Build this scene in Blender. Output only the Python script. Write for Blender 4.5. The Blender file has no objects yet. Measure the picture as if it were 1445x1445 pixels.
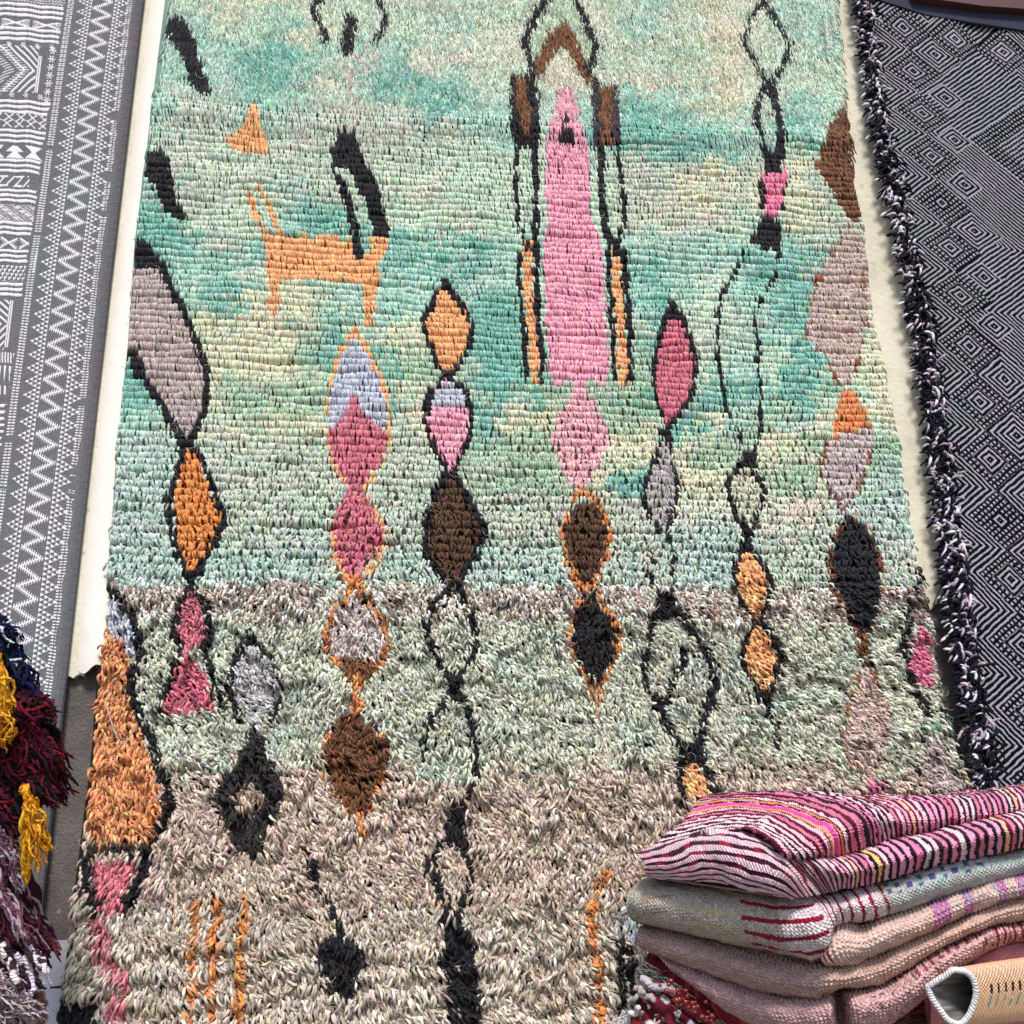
import bpy, math, random
import numpy as np
from mathutils import Matrix, Vector
rng = np.random.default_rng(7)
random.seed(7)
S = bpy.context.scene
COL = S.collection

# ------------------------------------------------------------------ camera model
F = 1445.0
CAM = np.array([0.0, -1.9, 0.42])
Zc = np.array([-75.0, 4489.0, -1445.0]); Zc /= np.linalg.norm(Zc)
xb = (75.0*12000 - 1445.0**2)/4489.0
Xc = np.array([12000.0, xb, -1445.0]); Xc /= np.linalg.norm(Xc)
Yc = np.cross(Zc, Xc)
W2C = np.stack([Xc, Yc, Zc], axis=1)          # world -> camera
C2W = W2C.T

def ray(px, py):
    px = np.asarray(px, float); py = np.asarray(py, float)
    d = np.stack([(px-722.5)/F, -(py-722.5)/F, -np.ones_like(px)], axis=-1)
    return d @ C2W.T
def on_wall(px, py, off=0.0):
    d = ray(px, py)
    t = (off-CAM[1])/d[..., 1]
    return CAM + d*t[..., None]
def at(px, py, depth):
    return CAM + ray(px, py)*np.asarray(depth, float)[..., None]
def to_px(P):
    q = (np.asarray(P)-CAM) @ W2C.T
    return 722.5+F*q[..., 0]/-q[..., 2], 722.5-F*q[..., 1]/-q[..., 2]

# ------------------------------------------------------------------ noise
def _h(ix, iy, seed):
    n = (ix.astype(np.int64)*374761393 + iy.astype(np.int64)*668265263 + seed*974711) & 0x7fffffff
    n = ((n ^ (n >> 13))*1274126177) & 0x7fffffff
    return ((n ^ (n >> 16)) & 0xffff)/65535.0
def vn(x, y, seed=0):
    x = np.asarray(x, float); y = np.asarray(y, float)
    x, y = np.broadcast_arrays(x, y)
    ix = np.floor(x); iy = np.floor(y); fx = x-ix; fy = y-iy
    fx = fx*fx*(3-2*fx); fy = fy*fy*(3-2*fy)
    a = _h(ix, iy, seed); b = _h(ix+1, iy, seed); c = _h(ix, iy+1, seed); d = _h(ix+1, iy+1, seed)
    return (a*(1-fx)+b*fx)*(1-fy)+(c*(1-fx)+d*fx)*fy
def fb(x, y, seed=0, o=3):
    s = 0; a = 1; t = 0
    for i in range(o):
        s = s+a*vn(x*2**i, y*2**i, seed+i*17); t += a; a *= .5
    return s/t

def lin(c):
    c = np.clip(np.asarray(c, float)/255.0, 0, 1)
    return np.where(c <= .04045, c/12.92, ((c+.055)/1.055)**2.4)

# ------------------------------------------------------------------ mesh helpers
def mk_mesh(name, V, Q, mat, parent=None, col=None, uv=None, smooth=True, T=None, ngons=None):
    V = np.asarray(V, np.float32).reshape(-1, 3)
    Q = np.asarray(Q, np.int32).reshape(-1, 4)
    faces_l = [Q.ravel()]; tot = [np.full(len(Q), 4)]
    if T is not None and len(T):
        T = np.asarray(T, np.int32).reshape(-1, 3); faces_l.append(T.ravel()); tot.append(np.full(len(T), 3))
    if ngons:
        for g in ngons:
            faces_l.append(np.asarray(g, np.int32)); tot.append(np.array([len(g)]))
    L = np.concatenate(faces_l).astype(np.int32); tot = np.concatenate(tot).astype(np.int32)
    me = bpy.data.meshes.new(name)
    me.vertices.add(len(V)); me.vertices.foreach_set('co', V.ravel())
    me.loops.add(len(L)); me.loops.foreach_set('vertex_index', L)
    me.polygons.add(len(tot))
    st = np.concatenate([[0], np.cumsum(tot)[:-1]]).astype(np.int32)
    me.polygons.foreach_set('loop_start', st)
    me.polygons.foreach_set('use_smooth', np.full(len(tot), smooth))
    me.update(calc_edges=True)
    if col is not None:
        a = me.color_attributes.new('Col', 'FLOAT_COLOR', 'POINT')
        c4 = np.ones((len(V), 4), np.float32); c4[:, :3] = np.asarray(col).reshape(-1, 3)
        a.data.foreach_set('color', c4.ravel())
    if uv is not None:
        u = me.uv_layers.new(name='UVMap')
        uv = np.asarray(uv, np.float32)
        if len(uv) == len(V): uv = uv[L]
        u.data.foreach_set('uv', uv.ravel().astype(np.float32))
    me.materials.append(mat)
    o = bpy.data.objects.new(name, me); COL.objects.link(o)
    if parent: o.parent = parent
    return o
def thing(name, label, cat, loc=(0, 0, 0), group=None):
    o = bpy.data.objects.new(name, None); COL.objects.link(o)
    o['label'] = label; o['category'] = cat
    o.empty_display_size = .05
    if group: o['group'] = group
    return o
def tag(o, label, cat, group=None):
    o['label'] = label; o['category'] = cat
    if group: o['group'] = group
    return o

def grid_faces(n, m, closed=False):
    i = np.arange(n-1)[:, None]; mm = m if closed else m-1
    j = np.arange(mm)[None, :]; j2 = (j+1) % m
    return np.stack([i*m+j, i*m+j2, (i+1)*m+j2, (i+1)*m+j], axis=-1).reshape(-1, 4)

def strands(name, P, rad, col, mat, parent=None, sides=6, twist=5.0):
    """P: N,R,3 paths; rad: N,R; col: N,3 or N,R,3. One mesh of yarn ends."""
    N, R, _ = P.shape
    T = np.gradient(P, axis=1); T /= np.linalg.norm(T, axis=2, keepdims=True)+1e-9
    ref = np.tile(np.array([0.31, -0.2, 0.93]), (N, 1))
    t0 = T[:, 0]
    bad = np.abs((ref*t0).sum(1)) > .9
    ref[bad] = [1, 0.1, 0]
    a = np.cross(t0, ref); a /= np.linalg.norm(a, axis=1, keepdims=True)
    A = np.zeros_like(P); A[:, 0] = a
    for r in range(1, R):
        a = a-(a*T[:, r]).sum(1, keepdims=True)*T[:, r]
        a /= np.linalg.norm(a, axis=1, keepdims=True)+1e-9
        A[:, r] = a
    B = np.cross(T, A)
    th = np.arange(sides)*2*np.pi/sides
    V = P[:, :, None, :]+rad[:, :, None, None]*(A[:, :, None, :]*np.cos(th)[None, None, :, None]+B[:, :, None, :]*np.sin(th)[None, None, :, None])
    base = (np.arange(N)*R*sides)[:, None, None]
    r = np.arange(R-1)[None, :, None]; s = np.arange(sides)[None, None, :]; s2 = (s+1) % sides
    Q = np.stack([base+r*sides+s, base+r*sides+s2, base+(r+1)*sides+s2, base+(r+1)*sides+s], axis=-1)
    uA = (s/sides)+0*r+0*base; uB = ((s+1)/sides)+0*r+0*base
    vA = (r/(R-1))+0*s+0*base; vB = ((r+1)/(R-1))+0*s+0*base
    off = rng.random((N, 1, 1))
    uv = np.stack([np.stack([uA, vA*twist+off], -1), np.stack([uB, vA*twist+off], -1), np.stack([uB, vB*twist+off], -1), np.stack([uA, vB*twist+off], -1)], axis=-2).reshape(-1, 2)
    # caps: for even number of sides (6) two quads
    cb = (np.arange(N)*R*sides+(R-1)*sides)[:, None]
    if sides == 6: cap = np.concatenate([cb+np.array([[0, 1, 2, 3]]), cb+np.array([[0, 3, 4, 5]])], 0)
    elif sides == 5: cap = cb+np.array([[0, 1, 2, 3]])
    else: cap = cb+np.array([[0, 1, 2, 3]])
    Q = np.concatenate([Q.reshape(-1, 4), cap], 0)
    uv = np.concatenate([uv, np.zeros((len(cap)*4, 2))], 0)
    col = np.asarray(col)
    if col.ndim == 2: col = np.repeat(col[:, None, :], R, 1)
    C = np.repeat(col[:, :, None, :], sides, 2)
    return mk_mesh(name, V, Q, mat, parent, C.reshape(-1, 3), uv)

# ------------------------------------------------------------------ materials
def new_mat(name):
    m = bpy.data.materials.new(name); m.use_nodes = True
    return m, m.node_tree.nodes, m.node_tree.links, m.node_tree.nodes['Principled BSDF']
def wool_mat(name, rough=.75, spec=.25, bump='yarn', strength=.4, sheen=.15, scale=1.0, dist=.001):
    m, n, l, b = new_mat(name)
    a = n.new('ShaderNodeVertexColor'); a.layer_name = 'Col'
    tc = n.new('ShaderNodeTexCoord')
    nz = n.new('ShaderNodeTexNoise'); nz.inputs['Scale'].default_value = 420*scale; nz.inputs['Detail'].default_value = 3
    l.new(tc.outputs['Object'], nz.inputs['Vector'])
    hs = n.new('ShaderNodeHueSaturation'); mr = n.new('ShaderNodeMapRange')
    mr.inputs[3].default_value = .78; mr.inputs[4].default_value = 1.22
    l.new(nz.outputs[0], mr.inputs[0]); l.new(mr.outputs[0], hs.inputs['Value']); l.new(a.outputs[0], hs.inputs['Color'])
    l.new(hs.outputs[0], b.inputs['Base Color'])
    b.inputs['Roughness'].default_value = rough
    b.inputs['Specular IOR Level'].default_value = spec
    b.inputs['Sheen Weight'].default_value = sheen
    b.inputs['Sheen Roughness'].default_value = .5
    bp = n.new('ShaderNodeBump'); bp.inputs['Strength'].default_value = strength; bp.inputs['Distance'].default_value = dist
    if bump == 'yarn':
        sp = n.new('ShaderNodeSeparateXYZ'); l.new(tc.outputs['UV'], sp.inputs[0])
        ad = n.new('ShaderNodeMath'); ad.operation = 'MULTIPLY_ADD'; ad.inputs[1].default_value = 2.0
        l.new(sp.outputs[0], ad.inputs[0]); l.new(sp.outputs[1], ad.inputs[2])
        mu = n.new('ShaderNodeMath'); mu.operation = 'MULTIPLY'; mu.inputs[1].default_value = 2*math.pi; l.new(ad.outputs[0], mu.inputs[0])
        si = n.new('ShaderNodeMath'); si.operation = 'SINE'; l.new(mu.outputs[0], si.inputs[0])
        l.new(si.outputs[0], bp.inputs['Height'])
    elif bump == 'weave':
        sp = n.new('ShaderNodeSeparateXYZ'); l.new(tc.outputs['UV'], sp.inputs[0])
        hs_ = []
        for k, f in ((0, 2*math.pi/.0068), (1, 2*math.pi/.0050)):
            mu = n.new('ShaderNodeMath'); mu.operation = 'MULTIPLY'; mu.inputs[1].default_value = f*scale; l.new(sp.outputs[k], mu.inputs[0])
            si = n.new('ShaderNodeMath'); si.operation = 'SINE'; l.new(mu.outputs[0], si.inputs[0]); hs_.append(si)
        mm = n.new('ShaderNodeMath'); mm.operation = 'MULTIPLY'; l.new(hs_[0].outputs[0], mm.inputs[0]); l.new(hs_[1].outputs[0], mm.inputs[1])
        ad = n.new('ShaderNodeMath'); ad.operation = 'ADD'; l.new(mm.outputs[0], ad.inputs[0]); l.new(nz.outputs[0], ad.inputs[1])
        l.new(ad.outputs[0], bp.inputs['Height'])
    else:
        l.new(nz.outputs[0], bp.inputs['Height'])
    l.new(bp.outputs[0], b.inputs['Normal'])
    return m
def rough_mat(name, c1, c2, scale=12, bump=.3, rough=.9, spots=None, dist=.002):
    m, n, l, b = new_mat(name)
    tc = n.new('ShaderNodeTexCoord')
    nz = n.new('ShaderNodeTexNoise'); nz.inputs['Scale'].default_value = scale; nz.inputs['Detail'].default_value = 8; nz.inputs['Roughness'].default_value = .7
    l.new(tc.outputs['Object'], nz.inputs['Vector'])
    cr = n.new('ShaderNodeValToRGB'); cr.color_ramp.elements[0].position = .3; cr.color_ramp.elements[1].position = .7
    cr.color_ramp.elements[0].color = (*lin(c1), 1); cr.color_ramp.elements[1].color = (*lin(c2), 1)
    l.new(nz.outputs[0], cr.inputs[0]); out = cr.outputs[0]
    if spots is not None:
        n2 = n.new('ShaderNodeTexNoise'); n2.inputs['Scale'].default_value = scale*5; n2.inputs['Detail'].default_value = 4
        l.new(tc.outputs['Object'], n2.inputs['Vector'])
        c2r = n.new('ShaderNodeValToRGB'); c2r.color_ramp.elements[0].position = .64; c2r.color_ramp.elements[1].position = .72
        l.new(n2.outputs[0], c2r.inputs[0])
        mx = n.new('ShaderNodeMix'); mx.data_type = 'RGBA'
        l.new(c2r.outputs[0], mx.inputs[0]); l.new(out, mx.inputs[6]); mx.inputs[7].default_value = (*lin(spots), 1)
        out = mx.outputs[2]
    l.new(out, b.inputs['Base Color']); b.inputs['Roughness'].default_value = rough
    n3 = n.new('ShaderNodeTexNoise'); n3.inputs['Scale'].default_value = scale*14; n3.inputs['Detail'].default_value = 5
    l.new(tc.outputs['Object'], n3.inputs['Vector'])
    bp = n.new('ShaderNodeBump'); bp.inputs['Strength'].default_value = bump; bp.inputs['Distance'].default_value = dist
    l.new(n3.outputs[0], bp.inputs['Height']); l.new(bp.outputs[0], b.inputs['Normal'])
    return m
def plain(name, c, rough=.5, spec=.5):
    m, n, l, b = new_mat(name); b.inputs['Base Color'].default_value = (*lin(c), 1)
    b.inputs['Roughness'].default_value = rough; b.inputs['Specular IOR Level'].default_value = spec
    return m

M_pile = wool_mat('pile_wool', rough=.68, spec=.25, strength=.55, dist=.0012, sheen=.05)
M_yarn = wool_mat('yarn_wool', rough=.8, spec=.15, strength=.5, sheen=.02)
M_weave = wool_mat('woven_wool', rough=.9, spec=.08, sheen=.06, bump='weave', strength=.7, dist=.0017)
M_flat = wool_mat('flat_woven_cotton', rough=.95, spec=.05, bump='noise', strength=.9, sheen=0, dist=.0015)
M_plaster = rough_mat('cream_plaster', (196, 188, 164), (232, 226, 206), scale=7, bump=.9, spots=(184, 172, 146))
M_rib = rough_mat('white_plaster', (234, 224, 212), (242, 234, 224), scale=9, bump=.3)
M_conc = rough_mat('grey_render', (84, 76, 72), (112, 103, 98), scale=14, bump=.8, spots=(150, 142, 138), dist=.004)
M_wood = rough_mat('red_brown_wood', (72, 38, 34), (104, 62, 56), scale=5, bump=.2, rough=.5)
M_stone = rough_mat('white_stone', (200, 194, 196), (222, 217, 218), scale=8, bump=.1, rough=.5, spots=(180, 172, 172))
M_tile = rough_mat('glazed_tile', (196, 192, 206), (214, 210, 222), scale=5, bump=.05, rough=.25)
M_tilebrown = plain('brown_glaze', (105, 55, 38), .3)
M_ground = rough_mat('ground_cement', (96, 90, 86), (124, 118, 112), scale=4, bump=.4)

# ------------------------------------------------------------------ GREEN SHAG RUG: design map in photo pixels
HW = 1445
BK = (27, 25, 30); OR = (244, 172, 114); OD = (212, 134, 74); PK = (240, 160, 178); RS = (206, 112, 128); BR = (128, 80, 48)
DB = (88, 60, 42); TP = (184, 166, 160); LV = (184, 188, 200); CR = (216, 210, 186); PL = (232, 172, 178); HP = (232, 122, 154)
PALE = {'t': (170, 204, 187), 'T': (124, 182, 166), 'g': (194, 212, 188), 's': (190, 199, 180), 'y': (212, 211, 180),
        'c': (212, 214, 192), 'p': (220, 206, 186), 'G': (168, 191, 164), 'b': (181, 200, 188)}
GRID = ["tttgyyyggggggggccggtgycgtggg", "ttttggtyggggtggcccgtgycgttgg", "tttttTTtgttcccccgggggycggtgg",
        "tttttTTtctTTtgggggcpgyyggggg", "tttssttssssTTtttttTTtytsTtgg", "ttsssssssssssttgtTTTTTTtTtss".replace('gtTTTTTT', 'gtTTTTTt'),
        "ttssgsssssgsggggggsssyssysss", "ttssggtssggcggggggssyysyysss", "tTTsggtTTgggsgggggsyssggyssy",
        "tTTtstTttTTTtTttttttttTtTssy", "tTttTgytttttTttgggtTtgtTTssy", "tttGTyyygttttTTgggtTggttTtsy",
        "tTTyyyyGTgyytTTgggsTssstTtsy", "TTTyyyyGTGTGGTTTGGGGGgtgTtyy", "TTTyGGGGGTGyGTTGGGGTGTTgTGgy",
        "ttssyGyystsyGTyyGGGyTytGtygy", "bbbsssssssssGGGGGyyyyGGyyGgG", "bbbsssssssssssGGGyTTyyyGGygb",
        "bbbsssssssssssssssssccscpcbb", "bbbbsssbsbssssssssssbbbscsbb", "bbbbbbbbsbsbsbbbbsbsbbbsssss"]
GC = np.zeros((21, 28, 3))
for i, r in enumerate(GRID):
    r = (r+'gggg')[:28]
    for j, ch in enumerate(r): GC[i, j] = PALE[ch]
yy, xx = np.mgrid[0:HW, 0:HW].astype(float)
xw = xx+(fb(xx/38, yy/16, 3)-.5)*100+(vn(xx/9, yy/6, 4)-.5)*54; yw = yy+(fb(xx/40, yy/18, 9)-.5)*50+(vn(xx/8, yy/5, 6)-.5)*26
edge = (xx > 700) | (xx > 1000)
yw = np.where(edge & (yy < 704+4*np.sin(xx/60)), np.minimum(yw, 690), yw)
yw = np.where(edge & (yy >= 704+4*np.sin(xx/60)), np.maximum(yw, 722), yw)
gx = np.clip((xw-160)/40, 0, 26.999); gy = np.clip(yw/40, 0, 19.999)
ix = gx.astype(int); iy = gy.astype(int); fx = (gx-ix)[..., None]; fy = (gy-iy)[..., None]
sm = lambda t: np.clip((t-.2)/.6, 0, 1)
fx = sm(fx); fy = sm(fy)
MAP = (GC[iy, ix]*(1-fx)+GC[iy, ix+1]*fx)*(1-fy)+(GC[iy+1, ix]*(1-fx)+GC[iy+1, ix+1]*fx)*fy
sat = (fb(xx/22, yy/9, 21)-.5)
sat = sat*.6+.4*(vn(xx/30, yy/5.5, 25)-.5)*1.3
MAP = MAP+sat[..., None]*np.array([-26, 4, -6])
del xw, yw, gx, gy, ix, iy, fx, fy, sat
# lower half bands
def blend(mask, c):
    MAP[...] = MAP*(1-mask[..., None])+np.asarray(c, float)*mask[..., None]
nb = fb(xx/90, yy/30, 5)
y1 = 828+xx*.006+(nb-.5)*14; y2 = 872+(nb-.5)*24-((xx > 250) & (xx < 480))*6
y1 = y1+(vn(xx/9, yy/8, 19)-.5)*16+(vn(xx/70, yy*0, 29)-.5)*12
blend(np.clip((yy-y1)/8, 0, 1), (186,187,167))
blend(np.clip((fb(xx/60, yy/40, 12)-.52)*4, 0, .6)*(yy > y1), (196, 198, 176))
blend(np.clip((fb(xx/50, yy/30, 16)-.60)*5, 0, .5)*(yy > y1), (166, 188, 172))
blend(((yy > y1) & (yy < y2)).astype(float)*(.85-.5*((xx > 1000) & (xx < 1180))), (166, 146, 134))
y3 = 1082+(fb(xx/120, yy/60, 8)-.5)*22-8*(xx < 480)
y3 = y3+(vn(xx/14, yy/9, 18)-.5)*44+(vn(xx/60, yy*0, 28)-.5)*30
blend(np.clip((yy-y3)/24, 0, 1), (196, 174, 159))
blend((yy > 1272+(nb-.5)*20).astype(float), (190, 177, 162))
blend(np.clip((fb(xx/60, yy/25, 31)-.55)*4, 0, .5)*(yy > y3), (198, 186, 168))
blend(np.clip((fb(xx/45, yy/22, 37)-.6)*5, 0, .5)*(yy > y3), (158, 138, 118))
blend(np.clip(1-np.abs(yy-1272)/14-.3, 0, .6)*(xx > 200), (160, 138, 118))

MOT = np.full((HW, HW), False)
def poly(pts, c, prob=1.0, jit=2.0):
    pts = np.array(pts, float)
    x0, y0 = np.maximum(pts.min(0)-6, 0).astype(int); x1, y1_ = np.minimum(pts.max(0)+7, HW).astype(int)
    if x1 <= x0 or y1_ <= y0: return
    X = xx[y0:y1_, x0:x1]+(vn(xx[y0:y1_, x0:x1]/5, yy[y0:y1_, x0:x1]/7, 51)-.5)*2*jit
    Y = yy[y0:y1_, x0:x1]+(vn(xx[y0:y1_, x0:x1]/6, yy[y0:y1_, x0:x1]/6, 57)-.5)*2*jit
    ins = np.zeros(X.shape, bool)
    n = len(pts)
    for i in range(n):
        xa, ya = pts[i]; xb_, yb = pts[(i+1) % n]
        if ya == yb: continue
        c_ = ((ya > Y) != (yb > Y)) & (X < (xb_-xa)*(Y-ya)/(yb-ya)+xa)
        ins ^= c_
    if prob < 1: ins &= rng.random(X.shape) < prob
    MAP[y0:y1_, x0:x1][ins] = c
    MOT[y0:y1_, x0:x1][ins] = True
def line(pts, w, c, prob=1.0, jit=1.6):
    pts = np.array(pts, float)
    x0, y0 = np.maximum(pts.min(0)-w-6, 0).astype(int); x1, y1_ = np.minimum(pts.max(0)+w+7, HW).astype(int)
    if x1 <= x0 or y1_ <= y0: return
    X = xx[y0:y1_, x0:x1]+(vn(xx[y0:y1_, x0:x1]/5, yy[y0:y1_, x0:x1]/8, 61)-.5)*2*jit
    Y = yy[y0:y1_, x0:x1]
    d = np.full(X.shape, 1e9)
    for i in range(len(pts)-1):
        a = pts[i]; b = pts[i+1]; ab = b-a; L = (ab**2).sum()+1e-9
        t = np.clip(((X-a[0])*ab[0]+(Y-a[1])*ab[1])/L, 0, 1)
        d = np.minimum(d, np.hypot(X-a[0]-t*ab[0], Y-a[1]-t*ab[1]))
    m = d < w/2
    if prob < 1: m &= (fb(X/6, Y/6, int(pts[0][0])) < prob*.7+.15)
    MAP[y0:y1_, x0:x1][m] = c; MOT[y0:y1_, x0:x1][m] = True

# left edge figures
poly([(235,33),(250,27),(267,37),(277,57),(283,87),(293,113),(302,140),(283,138),(263,123),(267,107),(253,80),(237,53)], BK)
poly([(355,155),(363,158),(370,187),(383,210),(373,228),(337,223),(318,208),(337,193),(350,180)], OR)
poly([(210,227),(227,217),(240,233),(247,253),(248,277),(257,300),(268,315),(247,318),(233,300),(227,277),(208,260)], BK)
gl = [(190,385),(230,385),(247,420),(263,450),(277,482),(290,515),(295,549),(283,615),(263,635),(247,605),(233,579),(213,549),(200,519),(175,500),(175,440)]
poly(gl, TP)
poly([(190,350),(212,350),(230,380),(234,388),(190,384)], BK)
line([(205,352),(230,383),(247,420),(263,450),(277,482),(290,515),(295,549),(290,580),(283,610),(265,636)], 10, BK)
line([(180,502),(195,514),(213,549),(233,579),(247,607),(262,634)], 10, BK)
poly([(180,498),(200,505),(215,545),(195,540)], BK)
poly([(267,636),(280,645),(290,675),(300,702),(313,739),(300,769),(288,795),(278,815),(272,815),(253,769),(247,715),(253,689)], (226,140,70))
line([(263,632),(260,645),(255,669),(243,700),(242,735),(250,769),(260,799),(272,822)], 9, BK)
line([(263,632),(280,642),(293,665),(303,695),(320,740),(307,765),(293,789),(277,822)], 9, BK)
line([(272,815),(274,838)], 12, BK)
poly([(273,835),(283,855),(293,885),(287,912),(267,922),(250,899),(257,865)], RS)
poly([(267,925),(280,932),(290,949),(300,980),(307,1007),(228,1007),(238,974),(250,945)], (204,104,122))
line([(270,835),(255,862),(246,895),(258,922),(246,950),(232,985),(226,1003)], 8, BK)
line([(276,835),(292,862),(300,893),(290,918),(300,949),(312,984),(314,1003)], 9, BK)
poly([(143,838),(167,852),(193,892),(200,925),(180,925),(160,900),(145,879)], LV)
poly([(138,872),(157,892),(187,925),(190,949),(182,977),(197,1014),(213,1064),(230,1114),(230,1151),(213,1186),(132,1189),(128,1131),(133,1047),(134,981)], (226,150,98))
line([(147,822),(167,842),(185,865),(197,892),(202,925),(192,949),(187,977),(203,1014),(217,1051),(232,1097),(243,1121),(235,1157),(216,1191)], 11, BK)
line([(133,1197),(216,1195)], 12, (52,40,36)); line([(133,1040),(131,1100)], 7, (70,60,56)); line([(136,930),(134,985)], 6, (60,56,56), .6)
poly([(136,1214),(203,1212),(192,1241),(173,1264),(173,1284),(150,1284),(143,1264),(136,1241)], (204,112,122))
line([(130,1211),(127,1247),(146,1278)], 14, BK); line([(210,1208),(205,1241),(181,1276)], 15, BK)
line([(145,1300),(150,1330),(163,1360),(178,1380),(175,1395),(168,1427)], 26, (206,126,134), .8, 5)
poly([(60,1411),(143,1407),(140,1431),(133,1445),(60,1445)], BK)
for x, w in ((275, 10), (305, 13), (341, 13)):
    line([(x+6,1268),(x,1330),(x-2,1390),(x-4,1430)], w, OD, .9, 5)
    line([(x+3,1268),(x-1,1340)], w-5, OD, .8, 3)
# taupe-lavender lozenge with black end
poly([(355,905),(375,925),(393,960),(395,985),(380,1005),(360,1040),(345,1005),(330,985),(333,955)], (186,180,180))
line([(356,896),(340,925),(328,955),(326,985),(338,1020)], 9, BK, .9)
line([(357,900),(380,930),(396,962),(398,985),(384,1015)], 8, BK, .85)
poly([(357,1024),(370,1037),(383,1081),(400,1104),(399,1131),(380,1171),(365,1206),(355,1206),(333,1194),(320,1157),(302,1131),(310,1104),(333,1077),(347,1047)], (46,42,42), 1, 4)
poly([(353,1104),(370,1111),(373,1131),(354,1154),(337,1144),(330,1124)], (176,154,130))
line([(437,1208),(447,1250),(467,1275),(475,1295),(480,1325)], 9, BK)
poly([(445,1325),(480,1312),(512,1335),(515,1355),(500,1385),(490,1410),(475,1400),(455,1370),(443,1345)], BK, 1, 4)
# goat
poly([(397,337),(482,343),(499,340),(512,370),(522,360),(525,330),(550,332),(549,353),(537,370),(535,400),(527,440),(525,467),(514,467),(511,410),(489,403),(397,400),(393,427),(393,455),(383,455),(380,407),(375,353),(380,343)], OR)
line([(353,283),(360,307),(370,327),(380,352)], 7, OR); line([(371,280),(380,295),(387,312),(397,338)], 7, OR)
line([(366,273),(372,280)], 4, OR, .7)
line([(486,200),(500,230),(510,252),(524,285),(538,328)], 24, BK); poly([(468,222),(480,192),(498,190),(508,215),(492,246),(470,242)], BK)
line([(474,252),(484,270),(494,300),(501,335),(506,366)], 12, BK)
# top left loop
line([(460,-4),(440,16),(452,38),(462,60)], 8, BK); line([(528,-4),(545,30),(539,50),(528,64)], 8, BK)
line([(495,32),(491,80)], 15, BK)
poly([(480,85),(530,70),(540,90),(505,125),(520,175),(500,190),(488,130)], (206,194,180), .5, 6)
# centre figure
poly([(778,-5),(805,-5),(825,40),(838,75),(832,95),(842,120),(835,128),(770,128),(752,120),(742,50)], (190,206,178))
poly([(792,74),(806,95),(822,120),(828,128),(770,128),(765,112),(779,88)], CR)
poly([(792,30),(802,37),(815,63),(822,87),(837,115),(824,120),(806,92),(792,72),(779,83),(769,100),(757,119),(752,93),(769,57)], BR)
line([(774,-4),(757,22),(744,45),(738,65),(745,83),(750,108)], 11, BK); line([(805,-4),(822,30),(839,70),(832,97)], 8, BK)
line([(822,98),(842,122)], 7, BK); line([(749,96),(746,130)], 10, BK)
poly([(719,107),(752,110),(759,147),(759,207),(745,213),(729,210),(717,190)], BK)
poly([(726,115),(740,118),(747,160),(747,197),(736,195),(729,160)], BR)
poly([(832,123),(870,123),(872,160),(872,210),(832,210),(834,167)], (60,50,56))
poly([(844,126),(861,126),(860,167),(860,209),(845,209)], BR)
line([(729,213),(724,233),(727,283),(729,320),(739,350)], 6, BK); line([(752,213),(754,267),(755,317),(750,347)], 10, BK)
line([(845,213),(847,267),(849,317),(859,350)], 10, BK); line([(868,213),(875,267),(879,317),(869,350)], 7, BK)
for cx, bl, br in ((0, [(732,360),(730,400),(735,450),(739,489),(739,538)], [(752,353),(755,400),(756,467),(762,515),(762,544)]),
                   (1, [(856,358),(857,400),(860,450),(862,515),(865,542)], [(878,360),(880,400),(884,467),(885,515),(885,546)])):
    line(bl, 8, BK); line(br, 9, BK)
line([(742,350),(742,400),(747,460),(751,500),(750,543)], 12, OR); line([(866,360),(868,400),(871,460),(874,500),(876,545)], 12, OR)
line([(742,345),(742,356)], 9, BK); line([(866,346),(866,358)], 9, BK)
poly([(782,127),(805,127),(812,160),(819,187),(829,213),(832,267),(832,317),(845,343),(850,400),(852,482),(859,502),(852,547),(775,547),(769,489),(765,400),(765,350),(772,317),(767,267),(769,213),(775,180),(782,147)], PK)
poly([(782,127),(805,127),(812,160),(818,185),(775,185),(782,147)], (236,164,172), .7)
poly([(787,187),(807,187),(806,205),(795,212),(787,204)], BK, 1, 1); poly([(790,166),(800,168),(801,182),(792,184)], BK, 1, 1)
poly([(805,549),(825,552),(835,575),(859,622),(837,669),(819,695),(799,682),(782,642),(773,619),(793,579)], PL)
line([(813,695),(835,705),(858,752),(852,785),(830,828)], 8, OD); line([(815,695),(803,715),(790,755),(795,790),(812,828)], 7, OD)
poly([(819,708),(837,720),(852,749),(852,775),(839,815),(815,825),(799,792),(794,759),(805,725)], DB)
poly([(812,822),(836,822),(842,835),(812,838)], OD)
line([(829,836),(850,862),(869,897),(865,928),(846,965)], 7, OD); line([(826,838),(806,865),(799,907),(816,950),(830,968)], 6, OD)
poly([(829,836),(845,859),(865,895),(862,925),(842,964),(819,949),(802,909),(809,865)], (34,30,34))
poly([(825,962),(852,962),(845,990),(842,1012),(832,990)], OD, .8)
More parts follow.
